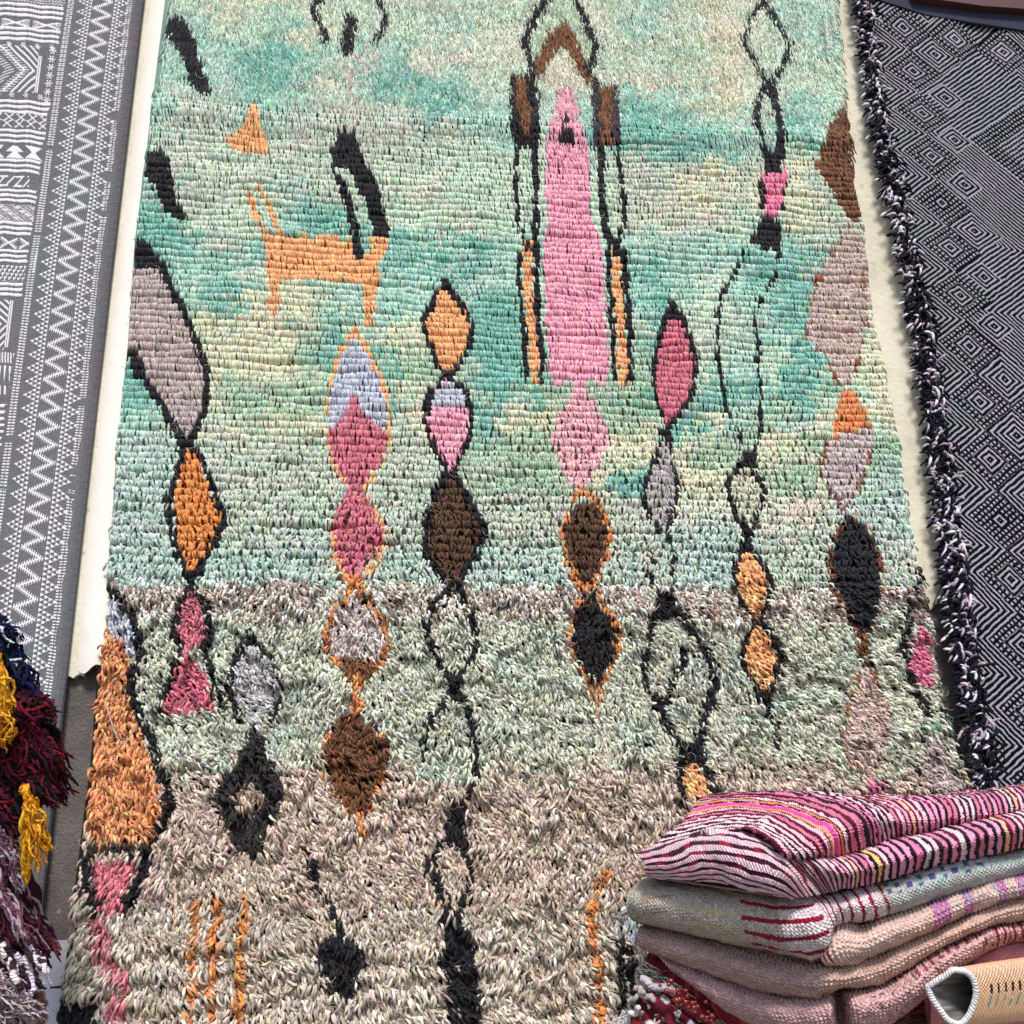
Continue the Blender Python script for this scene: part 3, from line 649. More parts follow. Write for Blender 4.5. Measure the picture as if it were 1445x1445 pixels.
# ------------------------------------------------------------------ LEFT grey kilim
def cell_noise(a, b, s): return _h(np.floor(a), np.floor(b), s)
def kilim_white(px, py):
    ex = 203-.1195*py+(.0000055*py*py)        # right edge in the photo
    depth = (py+3767)/3767.0
    u_ = (px-ex)/depth                        # units: px at the top row, negative to the left
    v_ = 3767*np.log(depth)*1.0               # rough
    v_ = 3767*(1-1/depth)                     # distance down the wall at top-row scale
    v_ = v_+.06*u_*-1.0+.9*np.sin(u_/11+py/40)
    W = np.zeros(px.shape, bool)
    # dash column by the edge
    d2 = (u_ > -21.5) & (u_ < -12.5)
    seg = fb(px*0+3, v_/16, 5) > .30
    W |= d2 & (np.mod(v_, 2.9) < 1.5) & (np.mod(u_+21.5, 4.6) < 3.5) & seg & (u_+17 < 6*fb(px*0, v_/9, 8))
    d1 = (u_ > -105) & (u_ < -96)
    W |= d1 & (np.mod(v_, 3.1) < 1.7) & (np.mod(u_+105, 4.8) < 3.8) & (fb(px*0+9, v_/18, 15) > .22)
    # pyramids of little triangles
    for (b0, sg) in ((-39.5, 1), (-70.5, -1)):
        a = (u_-b0)*sg
        ci = np.floor(a/5.1); fa = a/5.1-ci
        per = 14.6
        vv = np.mod(v_, per)/per*3
        sh = np.mod(ci, 2)*.5
        ri = np.floor(vv+sh); fv = vv+sh-ri
        tri = (np.abs(fv-.5) < .43*(1-fa*.9)) & (fa > .08)
        r_ = np.mod(ri, 3)
        on = (ci == 0) | (ci == 1) | ((ci == 2) & (r_ != 0)) | ((ci == 3) & (r_ == 2))
        W |= tri & on & (ci >= 0) & (ci <= 3)
    # barbed zigzag
    per = 19.0; ph = np.abs(np.mod(v_/per, 1)-.5)*2
    zc = -44-ph*23
    dz_ = u_-zc
    W |= np.abs(dz_) < 2.3
    W |= (np.abs(dz_) < 7.5) & (np.mod(u_+v_*.15, 2.8) < 1.3) & (u_ < -40.5) & (u_ > -69.5)
    # main field, measured in photo pixels
    q = py-.085*(px-40)+1.2*np.sin(px/17)+.6*np.sin(px/5.3)
    fe = u_ < -107-5*fb(px*0, py/5, 4)
    def stripes(y0, y1_, n=3, w=.56):
        return (q > y0) & (q < y1_) & (np.mod((q-y0)/(y1_-y0)*n, 1) < w)
    field = np.zeros(px.shape, bool)
    for y0, y1_ in ((8, 30), (42, 64), (145, 167), (186, 208), (228, 250), (271, 292), (317, 339), (357, 378), (404, 426)):
        field |= stripes(y0, y1_)
    def inb(a, b): return (q > a) & (q < b)
    def xs(y0, y1_, wd, th_=1.1, barb=True, x0=0):
        cy_ = (y0+y1_)/2; hh = (y1_-y0)/2
        X_ = np.mod(px-x0+.12*(q-cy_), wd)-wd/2; Yq = q-cy_
        m_ = (np.abs(np.abs(X_)*(hh/(wd*.45))-np.abs(Yq)) < th_) & (np.abs(X_) < wd*.45)
        if barb: m_ |= (np.abs(np.abs(X_)*(hh/(wd*.45))-np.abs(Yq)-3.2) < .9) & (np.abs(X_) < wd*.45) & (np.abs(X_) > wd*.12) & (np.mod(X_, 2.6) < 1.6)
        return m_ & (np.abs(Yq) < hh)
    field |= xs(31, 41.5, 45, 1.5)
    field |= inb(-30, 7) & (np.mod(px+q, 4.4) < 2.4) & (np.mod(q, 3.6) < 2.3)
    # box with lozenge
    box_ = inb(80, 133)
    lx = px-(59-.12*(q-75)); field |= box_ & (np.abs(lx) < 2.4) & (np.abs(lx) > .35) & inb(72, 134)
    dd = np.abs(q-103)*1.05+(px-2)
    bx = (lx < -3) & inb(68, 134)
    field |= bx & (np.mod(dd-3, 10.5) < 4.2) & (dd > 44)
    field |= bx & (dd > 26) & (dd < 42) & ((np.abs(dd-34) < 1.6) | ((np.mod(q, 3.4) < 1.4)))
    field |= bx & (dd < 20) & (dd > 6) & (np.mod(q+px*.4, 4) < 1.6)
    def stars(y0, x0, st, rr=4.2):
        X_ = np.mod(px-x0, st)-st/2; Y_ = q-y0; r2 = np.hypot(X_, Y_); an = np.arctan2(Y_, X_)
        return (r2 < rr) & (np.cos(an*6+.5) > r2/rr*1.4-1.0)
    field |= stars(67, 3, 20.5)*(lx < 18)*(px > 5); field |= stars(138, 7, 20.5)*(lx < 22)
    # star column
    X_ = px-(76-.125*(q-70)); Y_ = np.mod(q-66, 11.6)-5.8; r2 = np.hypot(X_, Y_); an = np.arctan2(Y_, X_)
    field |= (r2 < 5.2) & (np.cos(an*6) > r2/5.2*1.4-1.0) & inb(66, 148)
    # small crosses
    for yb, x0 in ((169.5, 5), (178.5, 2)):
        X_ = np.mod(px-x0, 17)-8.5; Y_ = q-yb
        field |= (np.abs(np.abs(X_)-np.abs(Y_)*1.2) < 1.4) & (np.abs(Y_) < 4.2) & (np.abs(X_) < 6)
        field |= (np.abs(np.abs(Y_)-4) < 1) & (np.abs(np.abs(X_)-5) < 1.5)
    # arrows / hourglass
    X_ = np.mod(px-8, 27)-13.5; Y_ = q-218
    field |= inb(209, 227) & (np.abs(X_) < np.where(np.mod(np.floor((px-8)/27), 2) == 0, 3+np.mod(Y_+9, 9)*1.1, 2.5+np.abs(Y_)*1.1))
    # S key
    lxx = px+.9*(q-260); field |= inb(252, 268) & (np.mod(lxx, 13) < 3.2) & (px < 43); field |= (inb(252, 254.5) | inb(265, 268)) & (px < 42) & (np.mod(px, 20) < 12)
    # diagonal ladder
    lxx = px-1.5*(q-300); field |= inb(293, 316) & (((np.mod(lxx, 24) < 1.6)) | ((np.mod(lxx, 24) < 8.5) & (np.mod(lxx, 24) > 2.8) & (np.mod(q, 5) < 3.8)) | ((np.mod(lxx, 24) > 10) & (np.mod(lxx, 24) < 13)) | ((np.mod(lxx, 24) > 15) & (np.mod(lxx, 24) < 22) & (np.mod(lxx+q*.4, 3) < 1.2)))
    field |= xs(340, 356, 27, 1.6, True, 0)
    field |= inb(380, 402) & (np.mod(px+(np.floor(q/5.5) % 2)*3, 6.5) < 5.5*(1-np.mod(q, 5.5)/5.5))
    # lower box
    lx = px-(18-.12*(q-430)); field |= (np.abs(lx) < 2.4) & (np.abs(lx) > .4) & inb(429, 496)
    field |= (lx < -3) & inb(429, 500) & (np.mod(np.abs(q-463)+px*.9, 10) < 4)
    field |= inb(503, 518) & (np.mod(px, 4) < 2); field |= inb(522, 545) & (np.mod(px, 7) < 3.5-(q-522)/8); field |= inb(550, 563) & (np.mod(px, 7) < 2.8)
    field |= inb(575, 640) & (np.mod(q, 9) < 4)
    W |= field & fe
    return W, u_
nu, nv = 440, 1500
sl = np.linspace(0, 1, nv)
Ytop, Ybot = -40, 1330
KY = np.linspace(Ytop, Ybot, nv)[:, None]; KX = np.linspace(-110, 0, nu)[None, :]
exx = 203-.1195*KY+(.0000055*KY*KY)
KXp = exx-(exx+34)*(1-np.linspace(0, 1, nu)[None, :])
KYp = np.repeat(KY, nu, 1)
lowcut = np.minimum(KYp, 1330)
W, U = kilim_white(KXp, KYp)
G = on_wall(KXp, KYp, -.006)
G[..., 1] -= (fb(G[..., 0]*7, G[..., 2]*2, 131)-.25)*.018+.0014*W
mel = fb(KXp/1.6, KYp/1.1, 141)-.5; brd = (U > -10)
base = np.array([108, 107, 110])+mel[..., None]*34+(fb(KXp/60, KYp/45, 142)-.5)[..., None]*np.array([16, -8, -2])
base = np.where(brd[..., None], base*.93, base)
base = np.where((brd & (np.mod(KYp, 3.4) < 1.2) & (U > -5))[..., None], base*.78, base)
wc = np.array([226, 222, 226])+mel[..., None]*24
Kc = lin(np.where(W[..., None], wc, base))
kil = thing('grey_kilim', 'flat woven grey kilim with white triangles and zigzags hanging at the left edge', 'rug')
uvk = np.stack([G[..., 0], G[..., 2]], -1).reshape(-1, 2)
fr_ = G.reshape(-1, 3); bk_ = fr_.copy(); bk_[:, 1] = -.0012
Vk = np.concatenate([fr_, bk_])
mk_mesh('woven_field', Vk, np.concatenate([grid_faces(nv, nu), rim(nv, nu, nv*nu)]), M_flat, kil, np.concatenate([Kc.reshape(-1, 3)]*2), np.concatenate([uvk, uvk]))
# selvedge cord
yb = np.linspace(-40, 1330, 400); xb_ = 203-.1195*yb+.0000055*yb*yb
cp = on_wall(xb_, yb, -.007)[None]; strands('selvedge_cord', cp, np.full((1, 400), .0016), lin(np.array([[86, 82, 86]])), M_yarn, kil, twist=300)

# ------------------------------------------------------------------ RIGHT navy diamond rug
DCy = np.array([-28, 40, 103, 163, 223, 290, 353, 420, 490, 568, 650, 736, 819, 912, 1008, 1110, 1215], float)
DCx = np.array([1261, 1274, 1288, 1300, 1312, 1326, 1338, 1352, 1366, 1381, 1395, 1409, 1424, 1440, 1457, 1474, 1492], float)
def rug2(px, py):
    sk = .2
    yq = py-sk*(px-np.interp(py, DCy, DCx))          # de-skewed row
    xq = (px-np.interp(yq, DCy, DCx))/(39.0*(yq+3767)/3807)
    v_ = np.interp(yq, DCy, np.arange(len(DCy)))
    u_ = xq+.0
    u_ = u_+(fb(px/9, py/7, 205)-.5)*.05; v_ = v_+(fb(px/8, py/9, 206)-.5)*.035
    vr = (v_-np.round(v_))*2                         # -1..1 in each diamond
    n = 5.0
    dm = np.abs(u_)+np.abs(vr)
    inside = dm < 1.0
    s_in = np.mod(dm*n+.30, 1) < .40
    kk = np.round(v_)
    dotr = inside & (dm > np.where((kk == 5) | (kk == 11), .28, .56))
    def dotgrid(a, b, k=4.6): return (np.mod((a+b)*k+.2, 1) < .50) & (np.mod((a-b)*k+.2, 1) < .50)
    dots = dotgrid(u_, vr)
    # left: chevrons
    s_l = np.mod((u_-np.abs(vr))*n+.37, 1) < .37
    # right: nested large diamonds, small concentric ones in between
    big = [(3.9, 3.4, 2.4), (5.2, 7.2, 2.0), (5.0, 12.0, 2.0)]
    dR = np.full(px.shape, 99.); which = np.zeros(px.shape)
    for bi, (cu, cv, rr) in enumerate(big):
        d_ = np.abs(u_-cu)+np.abs(v_-cv)*2
        better = d_-rr < dR; which = np.where(better, bi, which); dR = np.where(better, d_-rr, dR)
    bigd = dR
    sm_ = np.full(px.shape, 99.)
    for kq in range(0, 17):
        full = kq in (1, 5, 8, 9, 10, 11, 13)
        d_ = np.abs(u_-.96)+np.abs(v_-kq-.5)*2
        sm_ = np.minimum(sm_, d_ if full else np.where(d_ < .62, d_, 99.))
    dot2 = np.full(px.shape, 99.)
    for (cu, cv) in ((1.85, 1.05), (3.6, 1.1), (1.95, 9.0), (1.95, 10.0), (1.95, 11.0)):
        d_ = np.abs(u_-cu)+np.abs(v_-cv)*2; dot2 = np.minimum(dot2, d_)
        U2 = np.where(d_ < 1, u_-cu, 0) if cu == 1.85 and cv == 1.05 else np.where(d_ < 1, u_-cu, U2); V2 = np.where(d_ < 1, (v_-cv)*2, 0) if cu == 1.85 and cv == 1.05 else np.where(d_ < 1, (v_-cv)*2, V2)
    s_r = np.mod(bigd*n, 1) < .38
    s_r = np.where(bigd < 0, dotgrid(u_-3.9, (v_-3.4)*2), s_r)
    s_r = np.where(bigd < -1.0, dotgrid(u_-3.9, (v_-3.4)*2, 4.6) | (np.mod((u_+v_*2)*4.6, 1) < .3), s_r)
    s_r = np.where(sm_ < 1.0, np.mod(sm_*n+.25, 1) < .39, s_r)
    in2 = dot2 < 1.0
    s2 = np.where(dot2 > .56, dotgrid(U2, V2), np.mod(dot2*n+.3, 1) < .47)
    s_r = np.where(in2, s2, s_r)
    Wt = np.where(inside, np.where(dotr, dots, s_in), np.where(u_ < 0, s_l, s_r))
    return Wt.astype(bool)
nv, nu = 1500, 420
lyy = np.array([-60, 0, 39, 163, 227, 370, 492, 599, 765, 912, 971, 1097, 1200, 1330]); lxx_ = np.array([1212, 1221, 1225, 1242, 1256, 1287, 1312, 1327, 1350, 1370, 1378, 1399, 1414, 1434])
RYt = np.linspace(-60, 1330, nv)[:, None]; fx_ = np.linspace(0, 1, nu)[None, :]
lft = np.interp(RYt, lyy, lxx_)
RXp = lft+fx_*(1500-1212+ (0*RYt)); RYp = RYt+0*fx_
# top edge (binding line)
topy = np.interp(RXp, [1200, 1268, 1305, 1369, 1445, 1520], [-8, 5, 17, 28, 40, 52])
RYp = np.maximum(RYp+0, topy+(RYt+60)*.0)+0
W2 = rug2(RXp, RYp)
G2 = on_wall(RXp, RYp, -.008)
G2[..., 1] -= (fb(G2[..., 0]*7, G2[..., 2]*2.2, 231)-.3)*.026+.0012*W2
mel = fb(RXp/1.5, RYp/1.5, 241)-.5
c0 = np.array([13, 13, 21])+mel[..., None]*26; c1 = np.array([164, 162, 168])+mel[..., None]*40+(fb(RXp/40, RYp/30, 243)-.5)[..., None]*np.array([26, 4, 14])
K2 = lin(np.where(W2[..., None], c1, c0))
dia = thing('diamond_rug', 'navy and white rug of nested diamonds with a shaggy fringed edge', 'rug')
fr_ = G2.reshape(-1, 3); bk_ = fr_.copy(); bk_[:, 1] = -.0012
uvk = np.stack([G2[..., 0], G2[..., 2]], -1).reshape(-1, 2)
mk_mesh('woven_field', np.concatenate([fr_, bk_]), np.concatenate([grid_faces(nv, nu), rim(nv, nu, nv*nu)]), M_flat, dia, np.concatenate([K2.reshape(-1, 3)]*2), np.concatenate([uvk, uvk]))
slabcol = slab('binding', [(1196, -30), (1235, -14), (1262, -3), (1318, 0), (1386, 9), (1445, 19), (1560, 34), (1560, 64), (1445, 42.5), (1369, 31), (1305, 20), (1268, 8), (1235, -2), (1200, -8)], -.016, -.0095, rough_mat('navy_cotton', (34, 36, 54), (46, 48, 70), scale=60, bump=.5, spots=(58, 60, 84)), dia)
# fringe of looped wool ends
n = 3300
fy_ = rng.uniform(-50, 1300, n); ex = np.interp(fy_, lyy, lxx_)
wd = np.interp(fy_, [0, 480, 720, 1000], [26, 32, 42, 42])
fx0 = ex+6-wd*rng.random(n)*.75+rng.normal(0, 2, n)
base = on_wall(fx0, fy_, -.014-.014*rng.random(n))
clus = fb(fy_/9, fy_*0, 301)*6.28+rng.normal(0, .5, n)
an = np.pi+rng.normal(0, .55, n)+np.sin(clus*2)*.9
an = np.where(rng.random(n) < .22, rng.uniform(0, 6.28, n), an)
ln = rng.uniform(.014, .032, n)
tt = np.linspace(0, 1, 7)[None]
Pf = np.zeros((n, 7, 3))
Pf[..., 0] = base[:, :1]+np.cos(an)[:, None]*ln[:, None]*tt
Pf[..., 2] = base[:, 2:]+np.sin(an)[:, None]*ln[:, None]*tt-.008*tt**2
Pf[..., 1] = base[:, 1:2]-(rng.uniform(.008, .022, n))[:, None]*np.sin(np.pi*np.clip(tt*.75, 0, 1))
rf = rng.uniform(.0018, .0030, n)[:, None]*np.array([.8, 1, 1.05, 1.1, 1.1, 1.0, .5])[None]
ch = fb(fy_/5, fx0/5, 311)+rng.normal(0, .13, n)
cf = np.where((ch < .58)[:, None], (20, 19, 32), np.where((ch < .70)[:, None], (176, 160, 176), (222, 216, 222)))+rng.normal(0, 5, (n, 3))
fo = strands('fringe', Pf, rf, lin(cf), M_yarn, dia, twist=2); 

# ------------------------------------------------------------------ STACK of folded rugs
def loft(name, loops, parent, colf, mat, n_len=240, n_front=90, back=.22, res=None, wob=.0022, backvec=(0.10, 1, 0)):
    """loops: list of front curves, each k points (px, py, depth). Closed body: the front curve is swept back to make real thickness."""
    A = np.array(loops, float)
    A3 = at(A[..., 0], A[..., 1], A[..., 2])            # L,K,3
    Ls = A3.shape[0]; K_ = A3.shape[1]
    D = cr1(A3, np.linspace(0, Ls-1, n_len))            # n_len,K,3
    D = np.swapaxes(D, 0, 1)
    D = cr1(D, np.linspace(0, K_-1, n_front)); D = np.swapaxes(D, 0, 1)   # n_len,n_front,3
    s = np.concatenate([[0], np.cumsum(np.linalg.norm(np.diff(D[:, n_front//2], axis=0), axis=1))])[:, None]+np.zeros((1, n_front))
    tl = np.concatenate([np.zeros((n_len, 1)), np.cumsum(np.linalg.norm(np.diff(D, axis=1), axis=2), axis=1)], 1)
    li = np.linspace(0, Ls-1, n_len)[:, None]+np.zeros((1, n_front)); ti = np.linspace(0, 1, n_front)[None]+np.zeros((n_len, 1))
    col, relief = colf(s, tl, li, ti)
    # normal displacement
    du = np.gradient(D, axis=0); dv = np.gradient(D, axis=1); nr = np.cross(du, dv); nr /= np.linalg.norm(nr, axis=2, keepdims=True)+1e-9
    flip = ((nr*(CAM-D)).sum(2, keepdims=True) < 0); nr = np.where(flip, -nr, nr)
    D = D+nr*(relief+(fb(s*60, tl*60, 401)-.5)*wob*2+(fb(s*16+3, tl*22, 405)-.5)*.008*np.sin(np.pi*ti))[..., None]
    dm_ = D[:, n_front//2]-CAM
    bv = np.stack([dm_[:, 0]/dm_[:, 1]+.06, np.ones(n_len), np.zeros(n_len)], 1)
    bb = np.linspace(1, 0, 5)[None, :]  # back arc from bottom to top
    e0 = D[:, -1]; e1 = D[:, 0]
    room = np.clip(-.075-np.maximum(e0[:, 1], e1[:, 1]), .01, back)[:, None]
    back_pts = [e0+bv*room*.5, e0+bv*room, (e0+e1)/2+bv*room*1.02, e1+bv*room, e1+bv*room*.5]
    B_ = np.stack(back_pts, 1)
    Vv = np.concatenate([D, B_], 1); M_ = n_front+5
    cc = np.concatenate([col, np.repeat(col[:, -1:], 3, 1), np.repeat(col[:, :1], 2, 1)], 1)
    uv = np.stack([s, tl], -1); uv = np.concatenate([uv, np.repeat(uv[:, -1:], 5, 1)], 1)
    ng = [list(range(M_)), list(range((n_len-1)*M_+M_-1, (n_len-1)*M_-1, -1))]
    return mk_mesh(name, Vv, grid_faces(n_len, M_, True), mat, parent, cc.reshape(-1, 3), uv.reshape(-1, 2), ngons=ng)
def D_(pts, ds): return [(p[0], p[1], d) for p, d in zip(pts, ds)]

stripe_pal = np.array([(214,160,178),(58,22,34),(222,180,190),(70,28,40),(206,150,172),(40,20,30),(226,178,170),(92,24,44),(212,158,184),(52,26,36),(224,190,196),(110,30,50),(220,170,180),(38,20,28),(228,196,170),(84,26,42)], float)
def stripe_cols(vpos, seed, x1, x2):
    """irregular stripes; vpos 1-D field, x1,x2 noise coords"""
    v = vpos+(vn(x2*900, vpos*3, seed)-.5)*.16+(fb(x2*90, vpos, seed+3)-.5)*.5
    i = np.floor(v/2); f = v/2-i
    w = .35+.2*_h(i, i*0, seed+1)
    dark = f < w
    r = _h(i, i*0+3, seed+2); r2 = _h(i, i*0+9, seed+5)
    lightc = np.where((r < .35)[..., None], (230, 150, 182), np.where((r < .6)[..., None], (238, 184, 196), np.where((r < .78)[..., None], (206, 120, 146), np.where((r < .82)[..., None], (236, 176, 150), (222, 196, 202)))))
    darkc = np.where((r2 < .45)[..., None], (30, 14, 22), np.where((r2 < .8)[..., None], (88, 16, 38), (44, 20, 36)))
    return np.where(dark[..., None], darkc, lightc), dark
def melange_shade(c, s, t, seed, amp=26, fs=700, ft=500):
    m_ = fb(s*fs, t*ft, seed, 2)-.5
    stitch_shade = .5+.5*np.sin(s*2*np.pi/.0068)*np.sin(t*2*np.pi/.005)  # stitch shadows painted into the yarn colour, at the weave bump's spacing
    return c*1.08+m_[..., None]*amp*2+(stitch_shade[..., None]-.5)*20

# 1 striped rug on top
def colA(s, t, li, ti):
    v = np.interp(li, [0, 5, 10], [0, 27, 108])
    c, dk = stripe_cols(v, 11, s, t)
    for (a, b, cc) in ((2.9, 3.16, (244, 84, 160)), (3.5, 3.72, (240, 128, 76)), (2.62, 2.74, (228, 164, 110))):
        mm = (li+(fb(t*60, li*2, 5)-.5)*.06 > a) & (li+(fb(t*60, li*2, 5)-.5)*.06 < b)
        c = np.where(mm[..., None], cc, c); dk = dk & ~mm
    c = melange_shade(c, s, t, 21, 16)
    rib = .0018*np.sin(np.mod(v/2, 1)*2*np.pi)
    return lin(c), rib-.0016*dk+.0007*np.sin(s*2*np.pi/.0068)*np.sin(t*2*np.pi/.005)
A_loops = [
 D_([(912,1200),(990,1180),(1050,1170),(1084,1184),(1104,1203),(1107,1221)], [1.42,1.36,1.30,1.25,1.235,1.26]),
 D_([(938,1177),(1014,1162),(1064,1160),(1107,1182),(1134,1205),(1138,1222)], [1.44,1.39,1.33,1.265,1.245,1.27]),
 D_([(962,1160),(1031,1147),(1087,1150),(1131,1173),(1155,1196),(1160,1216)], [1.47,1.42,1.36,1.28,1.255,1.28]),
 D_([(974,1145),(1031,1135),(1097,1139),(1151,1157),(1177,1177),(1182,1208)], [1.5,1.45,1.38,1.30,1.265,1.29]),
 D_([(986,1131),(1047,1125),(1114,1131),(1164,1150),(1191,1172),(1197,1205)], [1.53,1.48,1.41,1.32,1.28,1.30]),
 D_([(1004,1122),(1064,1118),(1131,1119),(1192,1134),(1222,1156),(1231,1194)], [1.56,1.51,1.45,1.36,1.30,1.32]),
 D_([(1160,1121),(1205,1123),(1242,1127),(1268,1138),(1281,1158),(1284,1183)], [1.54,1.48,1.43,1.37,1.33,1.35]),
 D_([(1290,1124),(1310,1124),(1330,1126),(1344,1136),(1350,1154),(1348,1173)], [1.52,1.47,1.43,1.39,1.36,1.38]),
 D_([(1370,1116),(1382,1116),(1397,1118),(1409,1128),(1414,1145),(1412,1160)], [1.52,1.48,1.45,1.41,1.385,1.40]),
 D_([(1440,1107),(1450,1107),(1462,1109),(1471,1120),(1476,1135),(1473,1150)], [1.53,1.50,1.46,1.43,1.405,1.42]),
 D_([(1520,1092),(1530,1092),(1542,1094),(1551,1107),(1556,1125),(1553,1140)], [1.56,1.53,1.49,1.46,1.435,1.45])]
B_loops = [
 D_([(912,1240),(960,1242),(1010,1246),(1060,1256),(1100,1264),(1112,1268)], [1.42,1.36,1.31,1.27,1.25,1.26]),
 D_([(909,1232),(960,1231),(1010,1228),(1050,1234),(1088,1250),(1120,1268)], [1.41,1.35,1.295,1.26,1.235,1.255]),
 D_([(908,1218),(960,1209),(1012,1200),(1064,1204),(1102,1226),(1138,1266)], [1.41,1.35,1.295,1.255,1.23,1.255]),
 D_([(912,1200),(962,1184),(1020,1172),(1074,1184),(1114,1212),(1160,1262)], [1.44,1.385,1.33,1.275,1.25,1.265]),
 D_([(1080,1210),(1105,1206),(1130,1206),(1162,1212),(1184,1232),(1188,1256)], [1.36,1.33,1.30,1.27,1.25,1.28]),
 D_([(1180,1196),(1192,1196),(1205,1196),(1226,1204),(1241,1222),(1240,1245)], [1.37,1.34,1.32,1.30,1.28,1.31]),
 D_([(1270,1176),(1282,1176),(1296,1175),(1316,1182),(1328,1198),(1326,1222)], [1.39,1.37,1.35,1.33,1.31,1.34]),
 D_([(1370,1156),(1382,1155),(1396,1153),(1413,1160),(1423,1175),(1421,1202)], [1.42,1.40,1.38,1.36,1.34,1.37]),
 D_([(1446,1143),(1456,1142),(1467,1141),(1480,1147),(1487,1162),(1484,1190)], [1.44,1.42,1.40,1.385,1.365,1.39]),
 D_([(1526,1128),(1536,1127),(1547,1126),(1560,1132),(1567,1147),(1564,1175)], [1.47,1.45,1.43,1.415,1.395,1.42])]
def colB(s, t, li, ti):
    v = np.interp(li, [3, 4, 9], [0, 14, 90])
    c, dk = stripe_cols(v+40, 31, s, t)
    left = li < 3.0
    vv = li*2.3+.3*np.sin(t*40); f = np.mod(vv+(fb(t*30, li, 8)-.5)*.8, 1); dl = f < .42
    pat = (vn(t*60, np.floor(vv), 77) > .62)
    cl = np.where(dl[..., None], (64, 26, 42), (222, 186, 196)); cl = np.where((dl & pat)[..., None], (150, 34, 54), cl)
    c = np.where(left[..., None], cl, c); dk = np.where(left, dl, dk)
    y_ = (li > 4.9) & (li < 5.06); c = np.where((y_ & ~dk)[..., None], (224, 188, 120), c)
    y_ = (li > 5.6) & (li < 5.75); c = np.where((y_ & ~dk)[..., None], (230, 120, 160), c)
    return lin(melange_shade(c, s, t, 22, 18)), .0012*np.sin(np.mod(v/2, 1)*2*np.pi)-.0014*dk
rugA = thing('striped_folded_rug', 'pink and black striped rug folded in two, topmost of the stack', 'folded rug')
loft('upper_fold', A_loops, rugA, colA, M_weave, 620, 150)
loft('lower_fold', B_loops, rugA, colB, M_weave, 620, 130)

# 2 grey rug with red stripes
dC = [1.30, 1.285, 1.275, 1.28, 1.30, 1.33]
def dd(b): return [b+x for x in (.05, .018, 0, .002, .018, .045)]
C_loops = [
 D_([(894,1250),(887,1260),(885,1272),(887,1285),(892,1296),(900,1303)], dd(1.47)),
 D_([(912,1242),(903,1254),(900,1272),(903,1290),(912,1303),(925,1309)], dd(1.43)),
 D_([(965,1245),(960,1258),(958,1280),(962,1301),(972,1316),(988,1322)], dd(1.37)),
 D_([(1040,1256),(1038,1270),(1040,1295),(1045,1317),(1055,1333),(1068,1340)], dd(1.305)),
 D_([(1098,1266),(1098,1280),(1103,1303),(1110,1328),(1122,1346),(1132,1353)], dd(1.265)),
 D_([(1132,1266),(1142,1278),(1156,1298),(1163,1320),(1162,1343),(1152,1356)], [1.29,1.265,1.245,1.24,1.25,1.28]),
 D_([(1162,1262),(1172,1268),(1180,1281),(1184,1294),(1182,1303),(1178,1308)], dd(1.262)),
 D_([(1228,1247),(1237,1253),(1245,1267),(1250,1281),(1250,1291),(1246,1297)], dd(1.29)),
 D_([(1328,1215),(1336,1221),(1342,1236),(1345,1251),(1342,1262),(1336,1268)], dd(1.33)),
 D_([(1442,1195),(1450,1201),(1455,1212),(1457,1222),(1454,1231),(1448,1236)], dd(1.375)),
 D_([(1530,1180),(1538,1186),(1543,1197),(1545,1208),(1542,1217),(1536,1222)], dd(1.41))]
def colC(s, t, li, ti):
    g_ = np.array([174, 162, 152])+np.clip(1.6-li, 0, 1)[..., None]*np.array([-10, -2, -8])
    gr = np.clip((li-7.0)*2, 0, 1)[..., None]; g_ = g_*(1-gr)+np.array([166, 166, 164])*gr
    mid = ((li > 4.0) & (li <= 7.0))[..., None]; g_ = np.where(mid, (204, 188, 190), g_)
    c = melange_shade(g_, s, t, 33, 44, 500, 400)
    w_ = (vn(s*300, t*500, 6)-.5)*.03
    red = np.zeros(s.shape, bool)
    f = np.mod(ti*5.2+.15+w_*2, 1)
    red |= (li > 3.05+.1*vn(ti*9, ti*0, 9)) & (li < 5.25) & (f < .30) & (ti > .12)
    red |= (li > 5.4) & (li < 7.06) & (np.mod((li-5.4)*4.3+w_*6, 1) < .26)
    c = np.where(red[..., None], (148, 26, 52)+(vn(s*900, t*900, 3)-.5)[..., None]*30, c)
    yel = (li > 2.15) & (li < 2.95) & (np.mod(ti*5.2+.15, 1) < .22) & (vn(s*260, t*300, 4) > .3) & (ti > .2)
    c = np.where(yel[..., None], (196, 190, 120), c)
    orr = (li > 1.1) & (li < 1.8) & (np.mod(ti*5+(li-1)*.9, 1) < .16) & (vn(s*300, t*300, 14) > .3) & (ti < .65)
    c = np.where(orr[..., None], (176, 134, 100), c)
    blue = (li > 7.12) & (li < 8.5) & (ti < .42) & (np.mod((li-7.1)*6.5, 1) < .48) & (np.mod(ti*14+np.floor(li*6.5), 2) < 1.25)
    c = np.where(blue[..., None], (72, 84, 134), c)
    tq = (li > 7) & (fb(s*160, t*160, 8) > .68); c = np.where(tq[..., None], (150, 186, 172), c)
    return lin(c), .0006*np.sin(s*2*np.pi/.0055)-.0008*red
